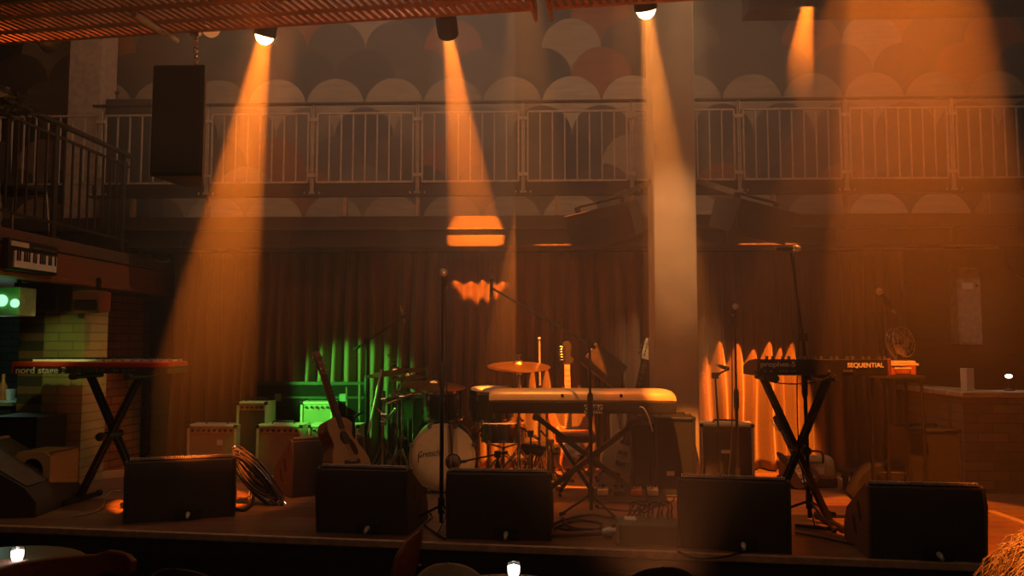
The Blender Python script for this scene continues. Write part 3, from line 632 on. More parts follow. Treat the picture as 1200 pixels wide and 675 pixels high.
# ================================================================== things on the stage
# ------------------------------------------------------------------ monitor wedges
WEDGE = mat('monitor_paint', (0.055, 0.040, 0.030), 0.6, bump=0.15, scale=200)
WSIDE = wood('monitor_side_lit', (0.15, 0.075, 0.035), (0.21, 0.11, 0.055), 0.5, 1)  # dark sides made brown, orange light put into their colour
GRIL = mat('steel_grille', (0.16, 0.13, 0.11), 0.45, 0.5)
def make_wedge(label, w=0.62, h=0.40, side=WEDGE):
    t = thing('stage_monitor', label, 'stage monitor', (0, 0, 0), 0, 'wedge monitors along the stage')
    P = [(-0.235, 0.0), (-0.262, 0.30), (-0.235, h - 0.012), (-0.205, h), (0.17, 0.20), (0.235, 0.10), (0.235, 0.0)]
    mb = MB(); mb.prism(P, -w / 2 + 0.018, w / 2 - 0.018); mb.build('cabinet', WEDGE, t, bevel=0.004)
    for s in (-1, 1):
        mb = MB(); mb.prism([(y * 1.02, z * 1.012) if z > 0 else (y * 1.02, z) for y, z in P], s * (w / 2 - 0.018), s * w / 2)
        sp = mb.build('side_panel', side, t, bevel=0.004)
        mb = MB()
        for k in (0, 1):
            M = Matrix.Translation((s * (w / 2 + 0.0), -0.09 + 0.10 * k, 0.235 - 0.10 * k)) @ Matrix.Rotation(R(-28), 4, 'X')
            mb.prism([(-0.022, -0.05), (0.0, -0.06), (0.022, -0.03), (0.022, 0.05), (0.0, 0.06), (-0.022, 0.03)], -0.002, 0.002, 'yz', M)
        mb.build('grip', BLK, sp)
    n = Vector((0, 0.20, 0.375)).normalized(); mb = MB()
    mb.bar((0, -0.205, h + 0.006), (0, 0.17, 0.206), w - 0.05, 0.010)
    mb.build('grille', GRIL, t); mb = MB(); mb.box((0, -0.205, h + 0.003), (w - 0.05, 0.02, 0.004))
    for k in range(44): mb.box((-w / 2 + 0.03 + k * (w - 0.06) / 43, -0.208, h + 0.010), (0.008, 0.03, 0.014))
    mb.build('perforated_rim', mat('rim_lit', (0.6, 0.5, 0.4), 0.5, 0.2), t)  # paler than the grille, lit top edge put into its colour
    mb = MB(); mb.box((0.05, -0.252, 0.045), (0.16, 0.02, 0.06)); cp = mb.build('connector_plate', BLK, t)
    mb = MB(); mb.cyl((0.05, -0.26, 0.045), (0.05, -0.285, 0.043), 0.014, n=14); mb.cyl((0.05, -0.285, 0.043), (0.05, -0.315, 0.03), 0.010, n=12); mb.build('plug', WHITE, cp, label='pale cable plug')
    return t
wedges = [
    ((194, 611), 122, 20, 'black stage monitor at left, back panel to the hall, amber rim along its top'),
    ((428, 627), 112, -7, 'black stage monitor in front of the acoustic guitar'),
    ((586, 634), 122, -3, 'black stage monitor in front of the bass drum, beside the straight microphone stand'),
    ((870, 647), 126, -10, 'black stage monitor with a dotted bright top edge, right of the stage box'),
    ((1095, 659), 128, -6, 'hazy stage monitor at the right end with pierced grips in its side'),
]
for (px, py), wpx, rz, lab in wedges:
    p = fl(px, py); w = wpx * p.y / F
    t = make_wedge(lab, w, 0.405, WSIDE if px > 1000 else WEDGE)
    t.location = (p.x, p.y + 0.26, S); t.rotation_euler = (0, 0, R(rz))
p = fl(383, 588); t = make_wedge('stage monitor turned towards the drums with a brown side tinted for orange light, and slanted grips', 0.60, 0.44, WSIDE); t.location = (p.x - 0.20, p.y + 0.48, S); t.rotation_euler = (0, 0, R(34))
p = fl(0, 608); t = make_wedge('large dark monitor at the left end, seen from its sloping side', 0.62, 0.47); t.location = (p.x - 0.1, p.y + 0.33, S); t.rotation_euler = (0, 0, R(-86)); t.scale = (1, 1.25, 1)
# ------------------------------------------------------------------ X stands
def x_stand(loc, ht, hb, h, label, rz=0, dbl=True):
    t = thing('keyboard_stand', label, 'keyboard stand', loc, rz)
    def sx(s): return 0.03 * s
    for i, s in enumerate((-1, 1)):
        mb = MB(); y = 0.03 * s
        for dy in ((-0.022, 0.022) if dbl else (0,)):
            mb.bar((-s * ht, y + dy, h - 0.03), (s * hb, y + dy, 0.03), 0.022, 0.036)
        mb.build('arm', BLKM, t, bevel=0.003)
        mb = MB(); mb.cyl((s * hb, -0.19, 0.022), (s * hb, 0.19, 0.022), 0.02)
        f = mb.build('foot', BLKM, t)
        for e in (-1, 1):
            mb = MB(); mb.cyl((s * hb, e * 0.19, 0.023), (s * hb, e * 0.225, 0.023), 0.023); mb.build('rubber_cap', RUB, f)
        mb = MB(); mb.cyl((s * ht, -0.16, h - 0.02), (s * ht, 0.16, h - 0.02), 0.019); f = mb.build('support', BLKM, t)
        mb = MB(); mb.cyl((s * ht, -0.2, h - 0.018), (s * ht, -0.15, h - 0.018), 0.024); mb.build('rubber_cap', RUB, f)
    zc = 0.03 + (h - 0.06) * hb / (ht + hb)
    mb = MB(); mb.cyl((0, -0.09, zc), (0, 0.09, zc), 0.03, n=20); mb.cyl((0, -0.13, zc), (0, -0.09, zc), 0.016); mb.build('pivot', BLKM, t)
    mb = MB(); mb.lathe([(0.001, -0.025), (0.03, -0.022), (0.034, 0), (0.03, 0.022), (0.001, 0.025)], 10, Matrix.Translation((0, -0.15, zc)) @ Matrix.Rotation(R(90), 4, 'X')); mb.build('knob', BLK, t)
    return t
# red stage keyboard
REDP = mat('red_lacquer', (0.42, 0.035, 0.02), 0.35, var=0.1); DKP = mat('back_panel', (0.045, 0.02, 0.016), 0.5)
ny = 5.75; a, b = at(15.5, 424, ny), at(219, 423, ny + 0.30); zb = at(117, 438, ny).z; hK = a.z - zb; lw = b.x - a.x
t = thing('keyboard', 'red stage keyboard on the left, its back panel lettered in white', 'keyboard', ((a.x + b.x) / 2, ny + 0.16, zb))
mb = MB(); mb.box((0, 0, hK * 0.77), (lw, 0.33, hK * 0.45)); mb.build('case', REDP, t, bevel=0.008)
mb = MB(); mb.box((0, -0.0, hK * 0.28), (lw - 0.01, 0.325, hK * 0.54)); mb.build('back_panel', DKP, t, bevel=0.004)
keybed(t, -lw / 2 + 0.03, lw / 2 - 0.05, 0.165, 0.02, hK * 1.0 + 0.004, 52, WHITE, BLK, 0.62)
mb = MB()
for k in range(26): mb.cyl((-lw / 2 + 0.62 + k * 0.024, -0.05 - 0.03 * (k % 3), hK), (-lw / 2 + 0.62 + k * 0.024, -0.05 - 0.03 * (k % 3), hK + 0.02), 0.009, n=10)
mb.build('knobs', mat('knob_grey', (0.45, 0.42, 0.4), 0.4), t)
TXT = mat('lettering_white', (0.75, 0.72, 0.68), 0.5, var=0.02)
text('nord stage 3', 0.066, TXT, t, (-lw / 2 + 0.215, -0.166, hK * 0.27), sx=1.15, bold=0.0012)
mb = MB()
for k, (x, w) in enumerate([(0.40, 0.02), (0.50, 0.035), (0.56, 0.05), (0.60, 0.02), (0.64, 0.02), (0.68, 0.02), (0.78, 0.04), (0.84, 0.02), (0.88, 0.02), (0.91, 0.02)]): mb.box((-lw / 2 + x, -0.166, hK * 0.27), (w, 0.006, 0.024))
mb.build('sockets', STEEL, t)
mb = MB(); mb.box((-lw / 2 - 0.006, 0, hK * 0.5), (0.014, 0.32, hK * 0.95)); mb.build('end_cheek', REDP, t, bevel=0.003)
x_stand((at(119, 512, ny).x, ny + 0.16, S), 0.215, 0.235, zb - S - 0.002, 'black double-braced X stand under the red keyboard', R(-4))
# broad gold-backed keyboard
ky = 5.85; a, b = at(573, 462, ky), at(793, 462, ky); zb = at(690, 486, ky).z; zt_ = at(690, 456, ky).z; hK = zt_ - zb; lw = b.x - a.x
GOLD_M = mat('keyboard_shell', (0.60, 0.40, 0.18), 0.35, 0.2, var=0.08)
t = thing('keyboard', 'broad keyboard with a rounded gold back, in front of the drum kit', 'keyboard', ((a.x + b.x) / 2, ky + 0.16, zb))
prof = [(-0.155, hK * 0.50), (-0.16, hK * 0.56), (-0.15, hK * 0.78), (-0.125, hK * 0.93), (-0.08, hK), (0.0, hK * 0.99), (0.05, hK * 0.9), (0.075, hK * 0.72), (0.075, hK * 0.50)]
mb = MB(); n_ = len(prof); st = [(-lw / 2, 0.72), (-lw / 2 + 0.012, 0.82), (-lw / 2 + 0.035, 0.93), (-lw / 2 + 0.08, 1.0), (lw / 2 - 0.11, 1.0), (lw / 2 - 0.06, 0.93), (lw / 2 - 0.025, 0.80), (lw / 2 - 0.006, 0.62), (lw / 2, 0.5)]
vs, fs = [], []
for x, s in st: vs += [(x, y * (0.9 + 0.1 * s), hK * 0.5 + (z - hK * 0.5) * s) for y, z in prof]
for i in range(len(st) - 1):
    for j in range(n_): fs.append((i * n_ + j, i * n_ + (j + 1) % n_, (i + 1) * n_ + (j + 1) % n_, (i + 1) * n_ + j))
fs += [tuple(range(n_)), tuple(range((len(st) - 1) * n_, len(st) * n_))]
mb.add(vs, fs); mb.build('shell', GOLD_M, t)
mb = MB(); mb.prism([(-0.15, 0.006), (-0.158, hK * 0.5), (0.17, hK * 0.5), (0.17, 0.006)], -lw / 2 + 0.03, lw / 2 - 0.004); mb.build('lower_case', BLK, t, bevel=0.008)
keybed(t, -lw / 2 + 0.06, lw / 2 - 0.06, 0.165, 0.08, hK * 0.55, 50, WHITE, BLK, 0.6)
mb = MB(); bx = at(695.5, 474, ky).x - t.location.x; mb.box((bx, -0.159, hK * 0.22), (0.135, 0.006, 0.062)); lg = mb.build('badge', WHITE, t, bevel=0.002)
text('KORG', 0.062, BLK, lg, (bx, -0.163, hK * 0.22), sx=0.92, bold=0.0025, name='lettering')
mb = MB()
for px in (659, 728): x = at(px, 464, ky).x - t.location.x; mb.cyl((x, -0.15, hK * 0.76), (x, -0.162, hK * 0.74), 0.011, n=12)
mb.build('screws', BLKM, t)
mb = MB(); x = at(750, 476, ky).x - t.location.x; mb.tube(smooth_pts([(x, -0.15, hK * 0.3), (x + 0.02, -0.19, hK * 0.28), (x + 0.05, -0.2, hK * 0.0), (x + 0.09, -0.17, -0.12)], 5), 0.006); mb.build('plug_lead', PAPER, t)
x_stand((at(692, 540, ky).x, ky + 0.16, S), 0.40, 0.40, zb - S, 'black wide X stand under the gold-backed keyboard', 0, True)
# slim synthesizer on the right
py_ = 5.15; a, b = at(873, 421, py_ + 0.28), at(1044, 421, py_); zb = at(955, 440, py_).z; hK = at(955, 421, py_).z - zb; lw = b.x - a.x
t = thing('synthesizer', 'slim black synthesizer on the right, lettered at both ends of its back', 'synthesizer', ((a.x + b.x) / 2, py_ + 0.16, zb), R(1))
mb = MB(); mb.prism([(-0.15, 0.0), (-0.155, hK), (0.03, hK * 0.82), (0.16, hK * 0.45), (0.16, 0.0)], -lw / 2 + 0.02, lw / 2 - 0.02); mb.build('case', BLK, t, bevel=0.004)
for s in (-1, 1):
    mb = MB(); mb.prism([(-0.16, -0.004), (-0.165, hK + 0.006), (0.04, hK * 0.9), (0.17, hK * 0.55), (0.17, -0.004)], s * (lw / 2 - 0.02), s * lw / 2); mb.build('end_cheek', MAHOG, t, bevel=0.004)
keybed(t, -lw / 2 + 0.05, lw / 2 - 0.05, 0.155, 0.05, hK * 0.62, 36, WHITE, BLK, 0.6)
mb = MB()
for k in range(17): mb.cyl((-lw / 2 + 0.08 + k * 0.052, -0.10 + 0.04 * (k % 2), hK * 0.9), (-lw / 2 + 0.08 + k * 0.052, -0.10 + 0.04 * (k % 2), hK + 0.018), 0.010, n=10)
mb.build('knobs', STEEL, t)
text('prophet-5', 0.046, TXT, t, (-lw / 2 + 0.135, -0.156, hK * 0.68), sx=1.2, bold=0.0008)
text('SEQUENTIAL', 0.040, TXT, t, (lw / 2 - 0.16, -0.156, hK * 0.62), sx=1.0, bold=0.001)
mb = MB()
for x in (0.05, 0.09, 0.15, 0.17, 0.19, 0.22, 0.24, 0.46, 0.56, 0.58, 0.60): mb.cyl((-lw / 2 + x, -0.15, hK * 0.27), (-lw / 2 + x, -0.16, hK * 0.27), 0.008, n=10)
mb.build('sockets', STEEL, t)
x_stand((at(943, 512, py_).x, py_ + 0.16, S), 0.20, 0.21, zb - S, 'black X stand under the slim synthesizer', R(3))
mb = MB()
P = [at(884, 435, py_ - 0.02), at(893, 440, py_ - 0.04), at(903, 447, py_ - 0.03), at(930, 450, py_ - 0.02), at(960, 447, py_ - 0.02), at(978, 437, py_ - 0.02)]
mb.tube(smooth_pts(P, 6), 0.004); tag(mb.build('audio_lead', BLKF), 'thin lead looping under the slim synthesizer', 'cable')
# ------------------------------------------------------------------ microphone stands and microphones
def mic_stand(base, h, label, tip=None, clutch=None, base_type='tripod', lean=(0, 0), back=0.22, rot=0, legr=0.30, group=None, rr=0.010):
    """base on the floor, upright of height h; tip = end of the boom in world space"""
    base = Vector(base); t = thing('microphone_stand', label, 'microphone stand', base, 0, group)
    top = Vector((lean[0], lean[1], h))
    if base_type == 'tripod':
        hub = 0.14; mb = MB(); mb.cyl((0, 0, hub - 0.05), (0, 0, hub + 0.05), 0.022); mb.build('hub', BLK, t)
        for k in range(3):
            a = R(rot + 120 * k); mb = MB(); e = Vector((legr * math.cos(a), legr * math.sin(a), 0.012)); mb.tube([(0, 0, hub), e], 0.0085); lg = mb.build('leg', BLKM, t)
            mb = MB(); mb.tube([e - Vector((0.03 * math.cos(a), 0.03 * math.sin(a), -0.010)), e + Vector((0.01 * math.cos(a), 0.01 * math.sin(a), 0))], 0.013); mb.build('rubber_foot', RUB, lg)
    else:
        mb = MB(); mb.lathe([(0.001, 0), (0.13, 0), (0.135, 0.008), (0.12, 0.02), (0.03, 0.028), (0.014, 0.05), (0.001, 0.05)], 28); mb.build('round_base', BLKM, t)
    mid = (h * 0.56) if tip is None else h * 0.62
    if clutch: mid = clutch
    m_ = top * (mid / h)
    mb = MB(); mb.tube([(0, 0, 0.03), m_], rr + 0.003); mb.build('tube', BLKM, t)
    mb = MB(); mb.tube([m_ - Vector((0, 0, 0.13)), m_ - Vector((0, 0, 0.10)), m_ + Vector((0, 0, 0.02)), m_ + Vector((0, 0, 0.04))], [0.014, 0.021, 0.021, 0.013]); mb.build('clutch', BLK, t)
    mb = MB(); mb.tube([m_, top], rr - 0.001); mb.build('upper_tube', BLKM, t)
    if tip is not None:
        tp = Vector(tip) - base; d = (tp - top).normalized()
        mb = MB(); mb.cyl(top + Vector((-0.02, 0, 0)), top + Vector((0.02, 0, 0)), 0.026); mb.box(top, (0.05, 0.05, 0.05)); mb.build('swivel', BLK, t)
        mb = MB(); mb.tube([top - d * back, tp], 0.0075); bm_ = mb.build('boom', BLKM, t)
        mb = MB(); mb.tube([top - d * back, top - d * (back - 0.06)], 0.014); mb.build('counterweight', RUB, bm_)
    return t
DARKMIC = mat('mic_grille', (0.20, 0.18, 0.16), 0.4, 0.7)
def vocal_mic(head, direction, label, ln=0.17, r_=0.025, gm=None):
    """head = centre of the ball; direction = from head towards the cable end"""
    d = Vector(direction).normalized(); Q = d.to_track_quat('Z', 'Y').to_matrix().to_4x4()
    t = thing('microphone', label, 'microphone', head)
    mb = MB(); mb.lathe([(0.001, -r_), (r_ * .6, -r_ * .85), (r_ * .97, -r_ * .2), (r_, r_ * .3), (r_ * .85, r_ * 1.0), (r_ * .7, r_ * 1.1)], 18, Q); mb.build('grille', gm or DARKMIC, t)
    mb = MB(); mb.lathe([(r_ * 1.02, r_ * 0.2), (r_ * 1.06, r_ * 0.35), (r_ * 1.02, r_ * 0.5)], 18, Q); mb.build('ring', STEEL, t)
    mb = MB(); mb.lathe([(r_ * .72, r_ * 1.0), (r_ * .66, ln * .6), (r_ * .45, ln), (0.001, ln)], 18, Q); mb.build('handle', BLK, t)
    c = Vector((0, 0, 0)) + d * ln; mb = MB(); mb.cyl(c * 0.98, c * 1.22, r_ * .4); mb.build('plug', STEEL, t)
    mb = MB(); mb.cyl(d * (ln * .42), d * (ln * .72), r_ * 0.86); mb.build('clip', BLK, t)
    return t
# straight vocal stand at the centre front
b_ = fl(517, 618); tp = at(519.5, 322, b_.y)
mic_stand(b_, tp.z - S, 'straight black microphone stand at the stage front before the bass drum', None, 1.02, rot=-60, legr=0.26)
vocal_mic(tp + Vector((0.004, -0.04, 0.015)), (0.0, 0.9, -0.45), 'round-headed microphone on the straight stand before the bass drum', gm=mat('mic_silver', (0.6, 0.57, 0.52), 0.35, 0.6))
# straight stand right of the pillar
b_ = fl(865, 578); tp = at(861, 362, b_.y)
mic_stand(b_, tp.z - S, 'straight black microphone stand right of the pillar', None, 0.78, rot=-20, legr=0.28)
vocal_mic(tp + Vector((0, -0.03, 0.02)), (0.1, 0.95, -0.3), 'round-headed microphone on the stand right of the pillar', gm=_mc['mic_silver'])
# tall boom stand at the synthesizer
b_ = fl(949, 612); q = at(941, 395, b_.y) - b_; tp = at(927, 296, b_.y - 0.12)
mic_stand(b_, q.z, 'tall boom microphone stand reaching up in front of the slim synthesizer', tp, 0.95, lean=(q.x, 0), back=0.3, rot=-80, legr=0.30)
vocal_mic(at(934, 291, b_.y - 0.14), (-0.9, 0.3, 0.02), 'dark microphone lying level at the tip of the tall boom stand', 0.13, 0.024, gm=_mc['mic_silver'])
# stand behind the synthesizer with tilted long microphone
b_ = fl(1041, 566); tp = at(1041, 360, b_.y)
mic_stand(b_, tp.z - S, 'thin microphone stand behind the right end of the synthesizer', None, 1.1, rot=30, legr=0.26)
vocal_mic(at(1030, 341, b_.y), at(1043, 359, b_.y) - at(1030, 341, b_.y), 'pale tilted microphone above the right end of the synthesizer', 0.19, 0.028, gm=mat('mic_tan', (0.55, 0.35, 0.2), 0.5))
# boom over the hi-hat
b_ = fl(428, 556); q = at(428, 400, b_.y) - b_; tp = at(468, 375, b_.y - 0.05)
mic_stand(b_, q.z, 'boom microphone stand left of the drum kit', tp, 0.85, back=0.14, rot=10, legr=0.26)
pm = at(474, 378, b_.y - 0.06); p1 = at(469, 358, b_.y - 0.06)
t = thing('microphone', 'slim pencil microphone over the hi-hat cymbals', 'microphone', pm); d = (p1 - pm)
mb = MB(); mb.tube([(0, 0, 0), d * 0.65], 0.013); mb.build('body', STEEL, t); mb = MB(); mb.tube([d * 0.6, d * 1.0], [0.011, 0.007]); mb.build('plug', BRASS, t); mb = MB(); mb.cyl(d * 0.25, d * 0.4, 0.02); mb.build('clip', BLK, t)
# long boom over the drums, from the stand in front of the gold keyboard
b_ = fl(693, 603); q = at(691, 404, b_.y) - b_; tp = at(577, 338, 6.3)
mic_stand(b_, q.z, 'long boom microphone stand in front of the gold-backed keyboard', tp, 0.80, lean=(q.x, 0), back=0.05, rot=75, legr=0.22)
c_ = at(576, 334, 6.3); t = thing('microphone', 'small dark overhead microphone at the tip of the long boom', 'microphone', c_)
mb = MB(); mb.cyl((0, 0, -0.06), (0, 0, 0.05), 0.014); mb.build('body', BLK, t); mb = MB(); mb.cyl((0, 0, -0.10), (0, 0, -0.06), 0.016); mb.build('grille', DARKMIC, t); mb = MB(); mb.cyl((0, 0, 0.05), (0, 0, 0.09), 0.009); mb.build('plug', STEEL, t)
# bass drum microphone: a big ring held by a short boom
kc_ = at(531, 541, 6.02)
b_ = fl(583, 577); mic_stand(b_, 0.30, 'short microphone stand at the right of the bass drum', kc_ + Vector((0.06, 0.0, 0)), 0.2, back=0.12, rot=10, legr=0.17)
t = thing('microphone', 'round microphone with a black ring facing the bass drum', 'microphone', kc_)
mb = MB(); mb.lathe([(0.052, -0.008), (0.060, -0.008), (0.060, 0.008), (0.052, 0.008), (0.052, -0.008)], 28, Matrix.Rotation(R(90), 4, 'X')); mb.build('ring', BLK, t)
mb = MB(); mb.lathe([(0.001, -0.02), (0.03, -0.018), (0.05, -0.004), (0.05, 0.004), (0.03, 0.018), (0.001, 0.02)], 24, Matrix.Rotation(R(90), 4, 'X')); mb.build('grille', mat('mic_brown', (0.16, 0.10, 0.075), 0.5), t)
mb = MB(); mb.cyl((0.055, 0, 0), (0.10, 0, 0.004), 0.012); mb.build('clip', BLK, t)
# small boom by the right amplifier
b_ = fl(846, 568); q = at(838, 440, b_.y) - b_; tp = at(853, 433, b_.y - 0.02)
mic_stand(b_, q.z, 'short microphone stand leaning before the right amplifier', tp, 0.4, lean=(q.x, 0), back=0.02, rot=45, legr=0.16, rr=0.009)
vocal_mic(at(852, 432, b_.y - 0.02), (-0.8, 0, 0.3), 'small dark microphone at the top of the short leaning stand', 0.08, 0.02, gm=BLK)
# ------------------------------------------------------------------ drum kit
GRN = mat('drum_shell_green', (0.035, 0.06, 0.03), 0.22, 0.2, spec=0.6)
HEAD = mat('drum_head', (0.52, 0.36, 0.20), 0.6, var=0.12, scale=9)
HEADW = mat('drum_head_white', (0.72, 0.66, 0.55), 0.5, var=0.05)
def shell(mb, r_, d, Q): mb.lathe([(r_ * 0.96, 0), (r_, 0.004), (r_, d - 0.004), (r_ * 0.96, d)], 40, Q)
kY = 6.35; kc = at(518.5, 527, kY); kr = (at(558, 527, kY).x - at(480, 527, kY).x) / 2
kc.z = S + kr + 0.012
t = thing('bass_drum', 'bass drum with a mottled tan front head and a scripted mark', 'drum', (kc.x, kY, S), R(4))
Q = Matrix.Translation((0, 0, kc.z - S)) @ Matrix.Rotation(R(-90), 4, 'X')      # local z -> +y
mb = MB(); shell(mb, kr * 0.96, 0.36, Q); mb.build('shell', GRN, t)
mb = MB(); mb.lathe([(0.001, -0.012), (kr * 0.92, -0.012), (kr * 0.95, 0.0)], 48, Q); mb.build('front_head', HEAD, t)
for z0 in (-0.022, 0.345):
    mb = MB(); mb.lathe([(kr * 0.93, z0), (kr, z0), (kr, z0 + 0.036), (kr * 0.93, z0 + 0.036), (kr * 0.93, z0)], 48, Q); mb.build('hoop', mat('hoop_cream', (0.5, 0.4, 0.26), 0.35), t)
for k in range(8):
    a = R(22.5 + 45 * k); ca, sa = math.cos(a) * kr, math.sin(a) * kr; zz = kc.z - S + sa
    mb = MB(); mb.box((ca * 1.01, 0.0, zz), (0.03, 0.06, 0.03), None); mb.tube([(ca * 1.03, -0.03, zz + sa * 0.03), (ca * 1.03, 0.12, zz + sa * 0.03)], 0.006); mb.build('claw', CHR, t)
for s in (-1, 1):
    mb = MB(); mb.tube([(s * kr * 0.8, 0.12, 0.18), (s * (kr + 0.10), -0.02, 0.01)], 0.009); mb.build('spur', CHR, t)
mb = MB(); mb.lathe([(0.001, 0.36), (kr * 0.93, 0.36)], 40, Q); mb.build('batter_head', HEADW, t)
text('Gretsch', 0.070, mat('ink_dark', (0.03, 0.015, 0.01), 0.6), t, (-kr * 0.42, -0.0145, kc.z - S + 0.028), rot=(R(90), R(-6), 0), shear=0.35, sx=0.78, bold=0.0006)
mb = MB(); mb.tube([(-kr * 0.68, -0.015, kc.z - S + 0.02), (-kr * 0.72, -0.015, kc.z - S - 0.02), (-kr * 0.70, -0.015, kc.z - S - 0.04)], 0.003); mb.build('logo_tail', _mc['ink_dark'], t)
def tom(px, pyt, pyb, wpx, Y, label, tilt, legs=False, m_=GRN, nm='tom_drum'):
    c = at(px, (pyt + pyb) / 2, Y); r_ = wpx * Y / F / 2; d = (pyb - pyt) * Y / F
    t = thing(nm, label, 'drum', c)
    Q = Matrix.Rotation(R(tilt), 4, 'X') @ Matrix.Translation((0, 0, -d / 2))
    mb = MB(); shell(mb, r_, d, Q); mb.build('shell', m_, t)
    for nme, z0, mm in (('top_head', d + 0.002, HEADW), ('bottom_head', -0.002, HEADW)):
        mb = MB(); mb.lathe([(0.001, z0), (r_ * 0.97, z0)], 40, Q); mb.build(nme, mm, t)
    for z0 in (-0.012, d - 0.014):
        mb = MB(); mb.lathe([(r_ * 0.99, z0), (r_ * 1.04, z0), (r_ * 1.04, z0 + 0.026), (r_ * 0.99, z0 + 0.026), (r_ * 0.99, z0)], 40, Q); mb.build('rim', CHR, t)
    for k in range(8):
        a = R(10 + 45 * k); x, y = math.cos(a) * r_ * 1.02, math.sin(a) * r_ * 1.02
        mb = MB(); mb.M = Q; mb.tube([(x, y, 0.0), (x, y, d)], 0.005); mb.box((x, y, d - 0.045), (0.022, 0.022, 0.035)); mb.box((x, y, 0.045), (0.022, 0.022, 0.035)); mb.build('lug', CHR, t)
    if legs:
        for k in range(3):
            a = R(30 + 120 * k); x, y = math.cos(a) * r_ * 1.06, math.sin(a) * r_ * 1.06
            mb = MB(); mb.tube([(x, y, d * 0.2), (x, y, S - c.z + 0.03), (x * 1.08, y * 1.08, S - c.z + 0.006)], 0.008); mb.build('leg', CHR, t)
    return t, c, r_, d
tt_, c, r_, d = tom(519, 455, 489, 46, 6.62, 'small dark green drum mounted above the bass drum, left of the other', 10)
mb = MB(); mb.tube([Vector((0, 0, -d / 2)), Vector((0.05, -0.02, -d / 2 - 0.08)), Vector((0.05, -0.02, kc.z + kr - c.z - 0.02))], 0.011); mb.build('mount', CHR, tt_)
tt_, c, r_, d = tom(576, 457, 489, 50, 6.68, 'small dark drum half hidden by the left end of the gold-backed keyboard', 6)
mb = MB(); mb.tube([Vector((-0.06, 0, -d / 2)), Vector((-0.12, -0.05, -d / 2 - 0.06)), Vector((-0.17, -0.05, kc.z + kr * .75 - c.z))], 0.011); mb.build('mount', CHR, tt_)
tom(483, 463, 545, 54, 6.95, 'deep floor drum on legs behind the left of the bass drum', 0, True)
tom(590, 498, 516, 50, 6.95, 'shallow snare drum behind the right of the bass drum', -4, False, mat('snare_shell', (0.4, 0.36, 0.3), 0.2, 0.9), 'snare_drum')
sn = at(590, 507, 6.95)
def tripod(t, h, r_, rot=0, m_=CHR):
    for k in range(3):
        a = R(rot + 120 * k); mb = MB(); e = Vector((r_ * math.cos(a), r_ * math.sin(a), 0.012))
        for dz in (0, 0.03): mb.tube([(0, 0, h + dz), e], 0.0065)
        mb.tube([(0, 0, 0.10), e * 0.55 + Vector((0, 0, h * 0.22))], 0.005)
        lg = mb.build('leg', m_, t); mb = MB(); mb.ball(e, 0.016); mb.build('rubber_foot', RUB, lg)
t = thing('drum_stand', 'chrome folding stand holding the snare drum', 'drum stand', (sn.x, 6.95, S)); tripod(t, 0.22, 0.25, 20)
mb = MB(); mb.cyl((0, 0, 0.05), (0, 0, sn.z - S - 0.12), 0.012); mb.build('tube', CHR, t)
for k in range(3):
    a = R(90 + 120 * k); mb = MB(); zt2 = sn.z - S; mb.tube([(0, 0, zt2 - 0.13), (0.17 * math.cos(a), 0.17 * math.sin(a), zt2 - 0.08), (0.19 * math.cos(a), 0.19 * math.sin(a), zt2 - 0.03)], 0.008); mb.build('cradle_arm', CHR, t)
def cymbal(px, py, wpx, Y, label, tx, ty, m_=BRASS):
    c = at(px, py, Y); r_ = wpx * Y / F / 2
    t = thing('cymbal', label, 'cymbal', c, 0, None, (R(tx), R(ty)))
    mb = MB(); mb.lathe([(0.001, 0.034), (r_ * .10, 0.031), (r_ * .17, 0.018), (r_ * .2, 0.010), (r_ * .6, -0.003), (r_, -0.020), (r_, -0.0225), (r_ * .6, -0.006), (r_ * .2, 0.0075), (r_ * .1, 0.028), (0.001, 0.031)], 56); mb.build('plate', m_, t)
    mb = MB(); mb.lathe([(0.001, 0.05), (0.016, 0.05), (0.018, 0.034), (0.001, 0.034)], 14); mb.build('felt', RUB, t)
    mb = MB(); mb.cyl((0, 0, 0.05), (0, 0, 0.075), 0.005); mb.box((0, 0, 0.078), (0.035, 0.006, 0.014)); mb.build('wing_nut', CHR, t)
    return t, c
def cymbal_stand(c, label, boom=None, rot=0, base=None, ext=None):
    """upright to just under c; boom = sideways offset of the base"""
    b = Vector((c.x + (boom or 0), c.y + 0.02, S)); t = thing('cymbal_stand', label, 'cymbal stand', b); h = c.z - S
    tripod(t, 0.30, 0.26, rot)
    hp = h - 0.02 if not boom else h * 0.86
    mb = MB(); mb.cyl((0, 0, 0.06), (0, 0, hp * .55), 0.014); mb.cyl((0, 0, hp * .5), (0, 0, hp), 0.010); mb.build('tube', CHR, t)
    mb = MB(); mb.cyl((0, 0, hp * .52), (0, 0, hp * .58), 0.020); mb.box((0.025, 0, hp * .55), (0.03, 0.012, 0.02)); mb.build('clamp', CHR, t)
    if boom:
        e = Vector((c.x - b.x, c.y - b.y, h - 0.015)); d = (e - Vector((0, 0, hp))).normalized()
        mb = MB(); mb.tube([Vector((0, 0, hp)) - d * (ext or 0.1), e], 0.008); mb.build('boom', CHR, t)
        mb = MB(); mb.cyl((-0.025, 0, hp), (0.025, 0, hp), 0.02); mb.build('tilter', CHR, t)
    else:
        mb = MB(); mb.cyl((-0.025, 0, hp - 0.05), (0.025, 0, hp - 0.05), 0.019); mb.cyl((0, 0, hp - 0.03), (0, 0, h), 0.007); mb.build('tilter', CHR, t)
    return t
_, c = cymbal(463, 434, 72, 7.05, 'broad thin cymbal at the back left of the kit', 4, -7); cymbal_stand(c, 'chrome cymbal stand at the back left of the drum kit', 0, 40)
_, c = cymbal(477, 441, 42, 6.75, 'small greenish cymbal above the left drums', 3, -6, mat('brass_green', (0.75, 0.58, 0.2), 0.28, 1.0)); cymbal_stand(c, 'chrome stand under the small greenish cymbal', -0.08, 15)
